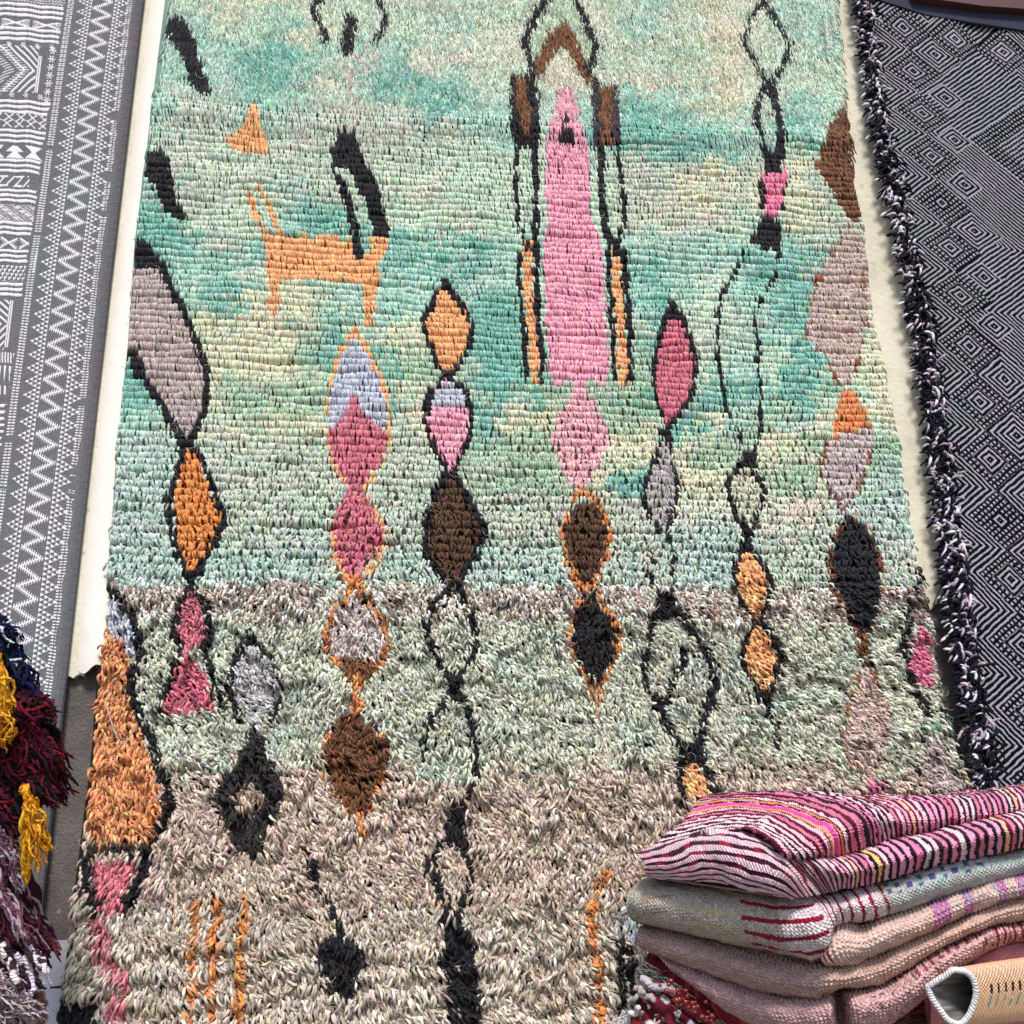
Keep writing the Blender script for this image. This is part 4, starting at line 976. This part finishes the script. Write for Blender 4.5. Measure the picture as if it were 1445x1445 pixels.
D_loops = [
 D_([(1158,1332),(1153,1340),(1155,1349),(1160,1357),(1168,1361),(1175,1363)], dd(1.27)),
 D_([(1186,1300),(1182,1312),(1183,1334),(1191,1351),(1202,1359),(1214,1361)], dd(1.265)),
 D_([(1214,1304),(1216,1314),(1219,1330),(1224,1344),(1226,1351),(1226,1355)], dd(1.285)),
 D_([(1240,1294),(1244,1302),(1248,1318),(1250,1332),(1247,1342),(1243,1347)], dd(1.29)),
 D_([(1297,1274),(1303,1280),(1309,1294),(1311,1307),(1307,1316),(1301,1321)], dd(1.31)),
 D_([(1340,1256),(1346,1262),(1352,1275),(1354,1288),(1350,1297),(1345,1302)], dd(1.33)),
 D_([(1395,1234),(1402,1241),(1408,1255),(1410,1267),(1406,1275),(1400,1279)], dd(1.35)),
 D_([(1442,1226),(1449,1233),(1455,1246),(1456,1257),(1453,1264),(1447,1268)], dd(1.37)),
 D_([(1530,1212),(1537,1219),(1543,1232),(1544,1243),(1541,1250),(1535,1254)], dd(1.405))]
def colD(s, t, li, ti):
    c = melange_shade(np.array([200, 172, 160])+0*s[..., None], s, t, 35, 34, 420, 420)
    pr = ((li > 4.15) & (li < 4.75)) | ((li > 5.15) & (li < 5.42)) | ((li > 6.0) & (li < 6.25)) | ((li > 6.6) & (li < 7.3))
    pr &= (ti < .8) & (np.mod(s*260+np.floor(t*220)*.5, 1) < .72)
    c = np.where(pr[..., None], (176, 96, 160), c)
    bl = (li > 4.8) & (fb(s*120, t*200, 15) > .62); c = np.where(bl[..., None], (160, 160, 176), c)
    rd = (li < .5) & (np.mod(li*5, 1) < .4); c = np.where(rd[..., None], (140, 36, 56), c)
    cable = .0013*np.abs(np.sin(t*2*np.pi/.014))*(ti < .6)
    return lin(c), .0010*np.sin(s*2*np.pi/.0065)+cable
rugC = thing('grey_red_folded_rug', 'grey folded rug with dark red stripes, directly under the pink striped one', 'folded rug')
loft('upper_fold', C_loops, rugC, colC, M_weave, 620, 100)
loft('lower_fold', D_loops, rugC, colD, M_weave, 420, 90)

# 3 plain brown-beige rug
E_loops = [
 D_([(912,1301),(903,1309),(899,1320),(902,1331),(908,1338),(918,1341)], dd(1.46)),
 D_([(955,1310),(949,1322),(947,1338),(953,1352),(962,1361),(975,1364)], dd(1.41)),
 D_([(1050,1334),(1046,1350),(1049,1369),(1059,1386),(1070,1397),(1084,1402)], dd(1.33)),
 D_([(1120,1350),(1118,1366),(1122,1384),(1133,1400),(1145,1408),(1155,1410)], dd(1.285)),
 D_([(1158,1355),(1162,1364),(1168,1379),(1169,1392),(1164,1401),(1158,1405)], dd(1.272)),
 D_([(1182,1355),(1188,1363),(1194,1376),(1196,1386),(1192,1392),(1186,1396)], dd(1.28)),
 D_([(1229,1344),(1237,1352),(1243,1366),(1245,1379),(1241,1387),(1234,1391)], dd(1.295)),
 D_([(1268,1326),(1276,1332),(1282,1345),(1284,1358),(1280,1366),(1273,1370)], dd(1.31)),
 D_([(1329,1302),(1336,1307),(1341,1316),(1343,1324),(1340,1330),(1334,1333)], dd(1.33)),
 D_([(1395,1274),(1401,1279),(1405,1289),(1406,1299),(1403,1306),(1398,1309)], dd(1.355)),
 D_([(1442,1259),(1448,1266),(1453,1277),(1454,1289),(1451,1297),(1446,1302)], dd(1.375)),
 D_([(1530,1246),(1536,1253),(1541,1264),(1542,1276),(1539,1284),(1534,1289)], dd(1.41))]
def colE(s, t, li, ti):
    b_ = np.clip((li-3.6)*1.5, 0, 1)[..., None]
    base_ = np.array([172, 142, 136])*(1-b_)+np.array([184, 152, 138])*b_
    st = (fb(li*.7+s*2, ti*9, 55)-.5)[..., None]*30*(1-b_)
    return lin(melange_shade(base_+st, s, t, 36, 36, 420, 500)), .0007*np.sin(s*2*np.pi/.0055)+.0006*np.sin(t*2*np.pi/.006)
F_loops = [
 D_([(922,1336),(925,1346),(940,1360),(960,1376),(980,1392),(1000,1404)], dd(1.44)),
 D_([(1000,1368),(1000,1384),(1008,1402),(1020,1420),(1032,1432),(1048,1440)], dd(1.37)),
 D_([(1082,1396),(1082,1412),(1090,1430),(1100,1450),(1112,1465),(1126,1475)], dd(1.31)),
 D_([(1145,1402),(1152,1412),(1160,1430),(1166,1450),(1164,1475),(1158,1492)], dd(1.275)),
 D_([(1166,1398),(1171,1408),(1173,1425),(1173,1445),(1171,1470),(1168,1492)], dd(1.278)),
 D_([(1184,1400),(1184,1412),(1184,1428),(1184,1447),(1184,1470),(1184,1492)], [1.36]*6),
 D_([(1196,1394),(1197,1403),(1202,1418),(1206,1442),(1206,1470),(1205,1492)], dd(1.288)),
 D_([(1240,1386),(1247,1393),(1256,1408),(1260,1425),(1258,1440),(1250,1452)], dd(1.295)),
 D_([(1280,1364),(1286,1370),(1296,1382),(1304,1394),(1306,1403),(1304,1410)], dd(1.305)),
 D_([(1329,1331),(1336,1336),(1343,1346),(1348,1358),(1348,1367),(1344,1374)], dd(1.33)),
 D_([(1395,1305),(1401,1309),(1405,1317),(1407,1326),(1405,1334),(1400,1339)], dd(1.355)),
 D_([(1442,1297),(1448,1301),(1452,1308),(1453,1316),(1451,1322),(1446,1327)], dd(1.375)),
 D_([(1530,1284),(1536,1288),(1540,1295),(1541,1303),(1539,1309),(1534,1314)], dd(1.41))]
def colF(s, t, li, ti):
    c = np.array([188, 150, 148])+0*s[..., None]; c = np.where((li > 9.5)[..., None], (196, 150, 150), c)
    c = melange_shade(c, s, t, 37, 44, 420, 420)
    tick = (li > 8.0) & (li < 9.6) & (ti < .38) & (np.mod(li*4.6, 1) < .38) & (np.mod(s*300+t*100, 1) < .85)
    tick |= (li > 10.0) & (np.mod(li*5, 1) < .38) & (ti < .9)
    tick |= (li > 7.2) & (li <= 8) & (ti < .25) & (np.mod(li*4.6, 1) < .35)
    c = np.where(tick[..., None], (128, 26, 48), c)
    dk = fb(s*200, t*200, 88) > .70; c = np.where((dk & (li > 5.5))[..., None], (110, 84, 84), c)
    return lin(c), .0008*np.sin(s*2*np.pi/.0055)+.0004*np.sin(t*2*np.pi/.006)
rugE = thing('beige_folded_rug', 'plain beige brown folded rug directly below the grey one with red stripes', 'folded rug')
loft('fold', E_loops, rugE, colE, M_weave, 620, 80)
rugF = thing('mauve_folded_rug', 'dusty mauve folded rug with short dark red dashes, under the plain beige one', 'folded rug')
loft('fold', F_loops, rugF, colF, M_weave, 620, 110)

# pink twill rug beneath at right
Gl = [D_([(1300,1392),(1305,1398),(1310,1408),(1312,1420),(1312,1440),(1312,1470)], dd(1.36)),
      D_([(1345,1366),(1352,1370),(1360,1378),(1364,1390),(1366,1420),(1366,1470)], dd(1.37)),
      D_([(1395,1334),(1401,1340),(1408,1352),(1412,1370),(1414,1410),(1414,1470)], dd(1.385)),
      D_([(1443,1322),(1450,1328),(1456,1342),(1460,1362),(1462,1405),(1462,1470)], dd(1.40)),
      D_([(1530,1306),(1538,1312),(1544,1326),(1548,1346),(1550,1395),(1550,1470)], dd(1.43))]
def colG(s, t, li, ti):
    f = np.mod(s*190+t*330+(vn(s*90, t*90, 3)-.5)*.5, 1); c = np.where((f < .5)[..., None], (222, 150, 160), (196, 118, 128))
    return lin(melange_shade(c, s, t, 38, 18)), -.0006*(f > .5)
rg = thing('pink_twill_rug', 'salmon pink twill rug between the mauve rug and the rolled peach rug', 'folded rug')
loft('fold', Gl, rg, colG, M_weave, 420, 160)

# dark red-brown rug at the very bottom, partly visible in the gap
Hl = [D_([(1170,1442),(1172,1450),(1176,1462),(1180,1480),(1180,1500),(1180,1520)], dd(1.42)),
      D_([(1240,1410),(1246,1418),(1254,1432),(1258,1450),(1260,1480),(1260,1510)], dd(1.42)),
      D_([(1300,1392),(1306,1404),(1312,1420),(1316,1440),(1318,1470),(1318,1500)], dd(1.42)),
      D_([(1350,1396),(1356,1406),(1362,1420),(1366,1440),(1368,1470),(1368,1500)], dd(1.44)),
      D_([(1500,1396),(1506,1406),(1512,1420),(1516,1440),(1518,1470),(1518,1500)], dd(1.48))]
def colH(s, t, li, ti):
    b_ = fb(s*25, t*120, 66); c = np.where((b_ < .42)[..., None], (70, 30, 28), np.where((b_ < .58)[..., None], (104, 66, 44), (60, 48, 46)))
    return lin(melange_shade(c, s, t, 39, 24)), .0006*np.sin(t*2*np.pi/.005)
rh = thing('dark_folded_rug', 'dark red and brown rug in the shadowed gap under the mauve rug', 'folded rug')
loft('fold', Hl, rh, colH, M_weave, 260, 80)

# rolled peach rug with white edge
ringp = [(1306,1391),(1318,1383),(1334,1373),(1350,1367),(1363,1368),(1373,1378),(1378,1396),(1376,1416),(1368,1436),(1356,1448),(1340,1444),(1326,1428),(1314,1408)]
rp = np.array(ringp+[ringp[0]], float)
nn = 120; tt = np.linspace(0, len(rp)-1, nn)
rc = cr1(rp, tt)
dep = 1.25+.0*rc[:, 0]+np.clip((1340-rc[:, 0])/60, 0, 1)*.02
ring = at(rc[:, 0]+(vn(np.arange(nn)/9., np.zeros(nn), 3)-.5)*4, rc[:, 1]+(vn(np.arange(nn)/8., np.zeros(nn), 5)-.5)*4, dep)
ring[-1] = ring[0]
axis = at(np.array([1470.]), np.array([1390.]), np.array([1.36]))[0]-at(np.array([1350.]), np.array([1405.]), np.array([1.25]))[0]
roll = thing('rolled_peach_rug', 'peach rug rolled up with a white bound edge and black dashes', 'rolled rug')
nl = 200; ls = np.linspace(0, 1.45, nl)
cen = ring.mean(0)
body = ring[None]+axis[None, None]*ls[:, None, None]
grow = 1+.16*np.sin(np.clip(ls, 0, 1)*1.6)[:, None, None]
body = (body-(cen+axis*ls[:, None])[:, None])*grow+(cen+axis*ls[:, None])[:, None]
sL = ls[:, None]*np.linalg.norm(axis)+np.zeros((1, nn)); tL = np.concatenate([[0], np.cumsum(np.linalg.norm(np.diff(ring, axis=0), axis=1))])[None]+np.zeros((nl, 1))
c = melange_shade(np.array([226, 178, 138])+0*sL[..., None], sL, tL, 41, 22, 400, 400)
ppx, ppy = to_px(body)
stp = (np.mod(ppx-1398+.0*ppy, 24) < 4) & (tL < .33*tL.max()+.01*0) & (tL > .12*tL.max())
rows = np.floor(sL/.0135)
wh = (np.mod(sL, .0155) < .0035) & (np.abs(tL/tL.max()-.33) < .055+.02*vn(sL*60, sL*0, 3)); c = np.where(wh[..., None], (232, 214, 192), c)
bkd = (np.mod(sL+.004, .0155) < .0052) & (np.abs(tL/tL.max()-.435) < .028) & (sL > .018); c = np.where(bkd[..., None], (30, 26, 28), c)
tqd = (np.mod(sL+.004, .0155) < .0052) & (np.abs(tL/tL.max()-.51) < .035) & (vn(sL*200, tL*200, 9) > .3) & (sL > .018); c = np.where(tqd[..., None], (150, 166, 150), c)
mk_mesh('rug_body', body, grid_faces(nl, nn), M_weave, roll, lin(c).reshape(-1, 3), np.stack([sL, tL], -1).reshape(-1, 2))
inn = (ring[None]-cen)*np.array([.86, .84, .80, .74, .6, .3])[:, None, None]+cen+axis[None, None]*np.array([0.0, .05, .15, .35, .6, .75])[:, None, None]
ci = melange_shade(np.array([104, 100, 96])+np.zeros((6, nn, 3)), inn[..., 0]*3, inn[..., 2]*3, 43, 50, 80, 80)
mk_mesh('inner_face', inn, grid_faces(6, nn)[:, ::-1], M_flat, roll, lin(ci).reshape(-1, 3), np.zeros((6*nn, 2)))
mid = ((ring-cen)*.93+cen)[None]
edg = strands('bound_edge', mid, np.full((1, nn), .0038)*(1+.05*np.sin(np.arange(nn)*1.4))[None], lin(np.array([[224, 218, 218]])), M_yarn, roll, sides=6, twist=60)

# red fringed flatweave at lower left of stack
Rl = [D_([(912,1350),(910,1356),(912,1364),(918,1372),(926,1378),(934,1382)], [1.50,1.485,1.48,1.485,1.49,1.50]),
      D_([(960,1368),(957,1378),(958,1388),(964,1398),(972,1406),(982,1412)], [1.46,1.445,1.44,1.445,1.45,1.46]),
      D_([(1010,1400),(1006,1410),(1008,1422),(1014,1434),(1022,1444),(1032,1452)], [1.42,1.405,1.40,1.405,1.41,1.42]),
      D_([(1070,1436),(1066,1446),(1068,1458),(1074,1472),(1082,1484),(1092,1494)], [1.38,1.365,1.36,1.365,1.37,1.38]),
      D_([(1130,1470),(1126,1480),(1128,1492),(1134,1506),(1142,1518),(1152,1528)], [1.35,1.335,1.33,1.335,1.34,1.35])]
def colR(s, t, li, ti):
    b_ = _h(np.floor(s*140), np.floor(s*0), 6); c = np.where((b_ < .45)[..., None], (140, 34, 48), np.where((b_ < .65)[..., None], (178, 70, 62), np.where((b_ < .8)[..., None], (196, 110, 80), (110, 24, 40))))
    ln_ = np.mod(s*420, 1) < .25; c = np.where(ln_[..., None], c*.5, c)
    wv_ = (ti > .72) & (np.mod(s*200+ti*4, 1) < .6); c = np.where((wv_ & (ti > .8))[..., None], (206, 188, 184), c)
    return lin(melange_shade(c, s, t, 44, 20)), .0009*np.sin(s*2*np.pi/.007)
rr_ = thing('red_flatweave_rug', 'narrow red and orange banded flatweave poking out under the mauve rug', 'folded rug')
loft('fold', Rl, rr_, colR, M_weave, 420, 60, back=.08)

def hank(name, anchors, ends, n, spread0, spread1, r, cols, parent, mat=M_yarn, R=16, wig=.006, probs=None, band=None, sag=0.0):
    """n yarns running from a patch round anchor to a patch round end; points are world coordinates"""
    a = np.asarray(anchors); e = np.asarray(ends)
    t_ = np.linspace(0, 1, R)[None, :, None]
    A = a+rng.normal(0, spread0, (n, 3)); E = e+rng.normal(0, spread1, (n, 3))
    Pp = A[:, None]*(1-t_)+E[:, None]*t_
    ph = rng.uniform(0, 6.28, (n, 1, 3)); fq = rng.uniform(1, 2.6, (n, 1, 3))
    Pp = Pp+wig*np.sin(t_*fq*6.28+ph)*np.sin(np.pi*np.clip(t_*.9+.1, 0, 1))
    Pp[..., 2] -= sag*np.sin(np.pi*t_[..., 0])
    cols = np.asarray(cols, float)
    idx = rng.choice(len(cols), n, p=probs)
    cc = np.repeat(cols[idx][:, None], R, 1)+rng.normal(0, 6, (n, 1, 3))
    if band is not None:
        bi = (np.floor(np.linspace(0, R-1, R)[None]/band[0]+rng.integers(0, 5, (n, 1))) % 2) == 0
        cc = np.where(bi[..., None], np.asarray(band[1], float), cc)
    rd = np.full((n, R), r)*rng.uniform(.75, 1.2, (n, 1)); rd[:, -1] *= .5
    return strands(name, Pp, rd, lin(cc), mat, parent, twist=14)
def P1(x, y, d): return at(np.array([float(x)]), np.array([float(y)]), np.array([float(d)]))[0]

# beaded maroon and white cords at the lower left of the stack
cords = thing('beaded_tassels', 'bunch of maroon and white cords with glossy beads beside the stack', 'tassels')
for (x0, y0, x1, y1, c_, bd, r_) in (
    (905,1382,955,1402,(190,180,180),None,.0050), (894,1392,925,1412,(180,170,170),None,.0042), (888,1412,908,1400,(176,166,166),None,.0036),
    (925,1390,985,1432,(112,22,42),None,.0085), (915,1404,965,1460,(104,20,38),None,.0075), (935,1408,990,1462,(214,204,204),(5,(96,18,36)),.006),
    (905,1425,935,1470,(216,208,206),(6,(90,18,36)),.0062), (918,1420,955,1472,(216,208,206),(4,(100,20,38)),.0062), (882,1440,905,1420,(208,200,198),None,.004),
    (950,1398,1010,1445,(126,26,44),None,.007), (888,1425,920,1470,(110,22,40),None,.007), (960,1430,1010,1470,(112,24,42),None,.008), (896,1404,930,1440,(84,18,32),None,.007)):
    d0 = 1.43+random.uniform(-.01, .01)
    hank('cord', P1(x0, y0, d0), P1(x1, y1, d0-.03), 1, .001, .001, r_, [c_], cords, R=30, wig=.003, band=bd)
M_bead = plain('bead_glass', (120, 34, 30), .08, .8)
def ico(name, c, r, mat, parent, sx=1, seg=14):
    th_ = np.linspace(0, np.pi, seg//2+1); ph = np.linspace(0, 2*np.pi, seg, endpoint=False)
    V = np.stack([np.outer(np.sin(th_), np.cos(ph)), np.outer(np.sin(th_), np.sin(ph)), np.outer(np.cos(th_), np.ones(seg))], -1)*r*np.array([sx, 1, 1])+c
    return mk_mesh(name, V, grid_faces(seg//2+1, seg, True), mat, parent)
for i in range(34):
    f = random.random(); x = 935+f*75+random.gauss(0, 5); yb_ = 1392+f*48+random.gauss(0, 7)
    ico('bead', P1(x, yb_, 1.392-.02*f), random.uniform(.0022, .0042), M_bead if random.random() < .7 else plain('bead_pale', (220, 206, 200), .1, .8) if i == 0 else M_bead, cords, 1.2)
hank('frayed_ends', P1(893,1436,1.43), P1(872,1452,1.43), 40, .004, .012, .0009, [(212,204,202),(180,172,170)], cords, R=10, wig=.004)
hank('feather_wisp', P1(905,1368,1.47), P1(958,1400,1.43), 70, .004, .010, .0008, [(206,190,188),(70,110,84),(140,60,70)], cords, R=10, wig=.004, probs=[.6,.15,.25])

# ------------------------------------------------------------------ LEFT hanging tasselled textiles
def lump(name, pts, r, parent, c_, mat=M_flat, seg=28):
    """soft body: tube through px/depth points with varying radius"""
    p = np.array([P1(*q) for q in pts]); Rn = 40
    pp = cr1(p, np.linspace(0, len(p)-1, Rn)); rr = cr1(np.array(r, float)[:, None], np.linspace(0, len(p)-1, Rn))[:, 0]
    rr = rr*(1+.25*(fb(np.arange(Rn)/3., np.zeros(Rn), 7)-.5))
    rr[0] = rr[-1] = .002
    return strands(name, pp[None], rr[None], lin(np.array([c_], float)), mat, parent, sides=6)
throw = thing('tasselled_throw', 'dark red and navy throw of thick woolly tassels with mustard ends', 'throw')
D0 = 1.42
lump('body', [(-30,860,D0+.05),(-20,940,D0+.05),(-5,1020,D0+.05),(5,1080,D0+.05),(0,1150,D0+.06),(-30,1200,D0+.07)], [.02,.045,.058,.06,.045,.02], throw, (40,16,26))
red = [(92,12,34),(66,9,26),(44,8,20),(20,14,22)]; nav = [(18,24,62),(12,14,32),(26,34,80)]
def lock(x0, y0, x1, y1, n, cols, sp=.008, r=.0034, wig=.008, d=D0, probs=None, parent=throw, R=14, band=None, name='tassel'):
    return hank(name, P1(x0, y0, d-.035), P1(x1, y1, d-.03+random.uniform(-.015, .015)), n, sp*.6, sp, r, cols, parent, R=R, wig=wig, probs=probs, band=band)
for (a, b_, c_, d_) in ((-25,865,10,900),(-15,875,22,935),(-10,890,38,985),(0,915,50,995),(-25,880,12,950),(-12,925,40,1010)):
    lock(a, b_, c_, d_, 62, nav+[(205,205,215)], sp=.008, r=.0017, wig=.010, probs=[.42,.33,.2,.05])
for (a, b_, c_, d_) in ((-5,960,55,1010),(5,975,70,1040),(15,985,82,1075),(25,1000,84,1110),(0,1000,60,1075),(20,1010,74,1120),(-10,1030,40,1095),(5,1040,55,1130),(15,1060,66,1120),(-20,1060,25,1150),(-10,1080,30,1165),(30,1040,80,1122),(38,985,66,1012)):
    lock(a, b_, c_, d_, 70, red+[(12,12,20)], sp=.009, r=.0020, wig=.010, probs=[.34,.27,.16,.1,.13])
for (a, b_, c_, d_) in ((30,1060,50,1120),(10,1010,45,1060),(50,1020,72,1090)):
    lock(a, b_, c_, d_, 12, [(14,12,20),(30,30,50),(190,190,200)], sp=.008, r=.0034, probs=[.6,.3,.1])
MU = [(222,152,30),(196,126,24),(236,170,52)]
lock(-8,935,8,1010, 34, MU, sp=.006, r=.0022, wig=.008, d=D0-.03); lock(0,975,-4,1045, 30, MU, sp=.006, r=.0020, wig=.01, d=D0-.03); lock(8,1000,12,1052, 8, MU, sp=.004, r=.0013, wig=.01, d=D0-.04)
lock(38,1118,38,1160, 10, MU, sp=.003, r=.0024, wig=.003, d=D0-.04); lock(40,1125,36,1240, 16, MU, sp=.0035, r=.0026, wig=.004, d=D0-.05, R=26); lock(46,1128,66,1200, 15, MU, sp=.005, r=.0017, wig=.006, d=D0-.05, R=24)
lock(44,1128,52,1225, 9, MU, sp=.005, r=.0016, wig=.006, d=D0-.05, R=24); lock(32,1110,44,1132, 9, MU, sp=.003, r=.0022, wig=.003, d=D0-.045)
blk = thing('fringed_blanket', 'maroon blanket with white and plum cords, drooping below the red and navy throw', 'blanket')
D1 = 1.40
lump('body', [(-40,1150,D1+.05),(-25,1200,D1+.05),(-5,1260,D1+.05),(0,1320,D1+.05),(-15,1390,D1+.05),(-40,1500,D1+.05)], [.03,.045,.055,.05,.04,.02], blk, (52,20,34))
PWm = [(150,132,144),(84,28,46),(60,20,36),(110,70,86)]
for (a, b_, c_, d_, n_) in ((-15,1150,14,1215,16),(-8,1165,10,1240,14),(0,1190,40,1300,20),(8,1230,60,1345,20),(-10,1230,30,1330,20),(20,1270,74,1345,14),(0,1290,45,1370,18),(30,1300,56,1365,12),(-20,1280,20,1370,18)):
    lock(a, b_, c_, d_, int(n_*2.6), PWm, sp=.008, r=.0019, wig=.007, d=D1, probs=[.22,.38,.28,.12], parent=blk, R=20)
for (a, b_, c_, d_) in ((-15,1180,6,1190),(-10,1225,36,1325),(0,1175,30,1250)):
    lock(a, b_, c_, d_, 22, [(160,146,160),(110,70,86)], sp=.005, r=.0018, wig=.006, d=D1-.02, parent=blk)
for i in range(9):
    x0 = -18+i*5; y0 = 1320+i*3
    lock(x0, y0, x0+30+random.uniform(-3, 3), y0+66, 1, [(224,214,218)], sp=.001, r=.0044, wig=.002, d=D1-.03, parent=blk, R=26, band=(7, (52, 34, 46)), name='cord')
for (a, b_, c_, d_) in ((-20,1370,30,1400),(-20,1385,55,1430),(-30,1400,40,1450),(-10,1395,30,1455),(-30,1420,20,1470)):
    lock(a, b_, c_, d_, 40, [(164,150,152),(120,96,106),(186,174,174)], sp=.009, r=.0012, wig=.008, d=D1-.03, parent=blk)
for (a, b_, c_, d_) in ((38,1335,68,1392),(30,1350,50,1395),(48,1345,60,1370)):
    lock(a, b_, c_, d_, 8, [(224,216,220),(60,40,50)], sp=.004, r=.003, wig=.003, d=D1-.02, parent=blk, probs=[.65,.35])

# ------------------------------------------------------------------ camera, light
cam = bpy.data.cameras.new('camera'); co = bpy.data.objects.new('camera', cam); COL.objects.link(co)
cam.sensor_width = 36; cam.sensor_fit = 'HORIZONTAL'; cam.lens = 36.0*F/1445; cam.clip_end = 200; cam.clip_start = .02
m4 = Matrix.Identity(4)
for i in range(3):
    for j in range(3): m4[i][j] = C2W[i][j]
    m4[i][3] = CAM[i]
co.matrix_world = m4
S.camera = co
w = bpy.data.worlds.new('World'); S.world = w; w.use_nodes = True
nt = w.node_tree; bg = nt.nodes['Background']; sky = nt.nodes.new('ShaderNodeTexSky'); sky.sky_type = 'NISHITA'; sky.sun_disc = False
SE, SA = 50, -4      # sun elevation; azimuth to the right of straight behind the camera
sky.sun_elevation = math.radians(SE)
sd = Vector((math.sin(math.radians(SA))*math.cos(math.radians(SE)), -math.cos(math.radians(SA))*math.cos(math.radians(SE)), math.sin(math.radians(SE))))
sky.sun_rotation = math.radians(180-SA)
nt.links.new(sky.outputs[0], bg.inputs[0]); bg.inputs[1].default_value = .12
sun = bpy.data.lights.new('sun', 'SUN'); sun.energy = 2.8; sun.angle = math.radians(11); sun.color = (1, .96, .91)
so = bpy.data.objects.new('sun', sun); COL.objects.link(so); so.rotation_euler = sd.to_track_quat('Z', 'Y').to_euler()
so.location = (1, -3, 4)
S.view_settings.view_transform = 'Standard'; S.view_settings.look = 'None'; S.view_settings.exposure = 0.45; S.view_settings.gamma = 1
S.view_settings.use_curve_mapping = False
print('strands', N)
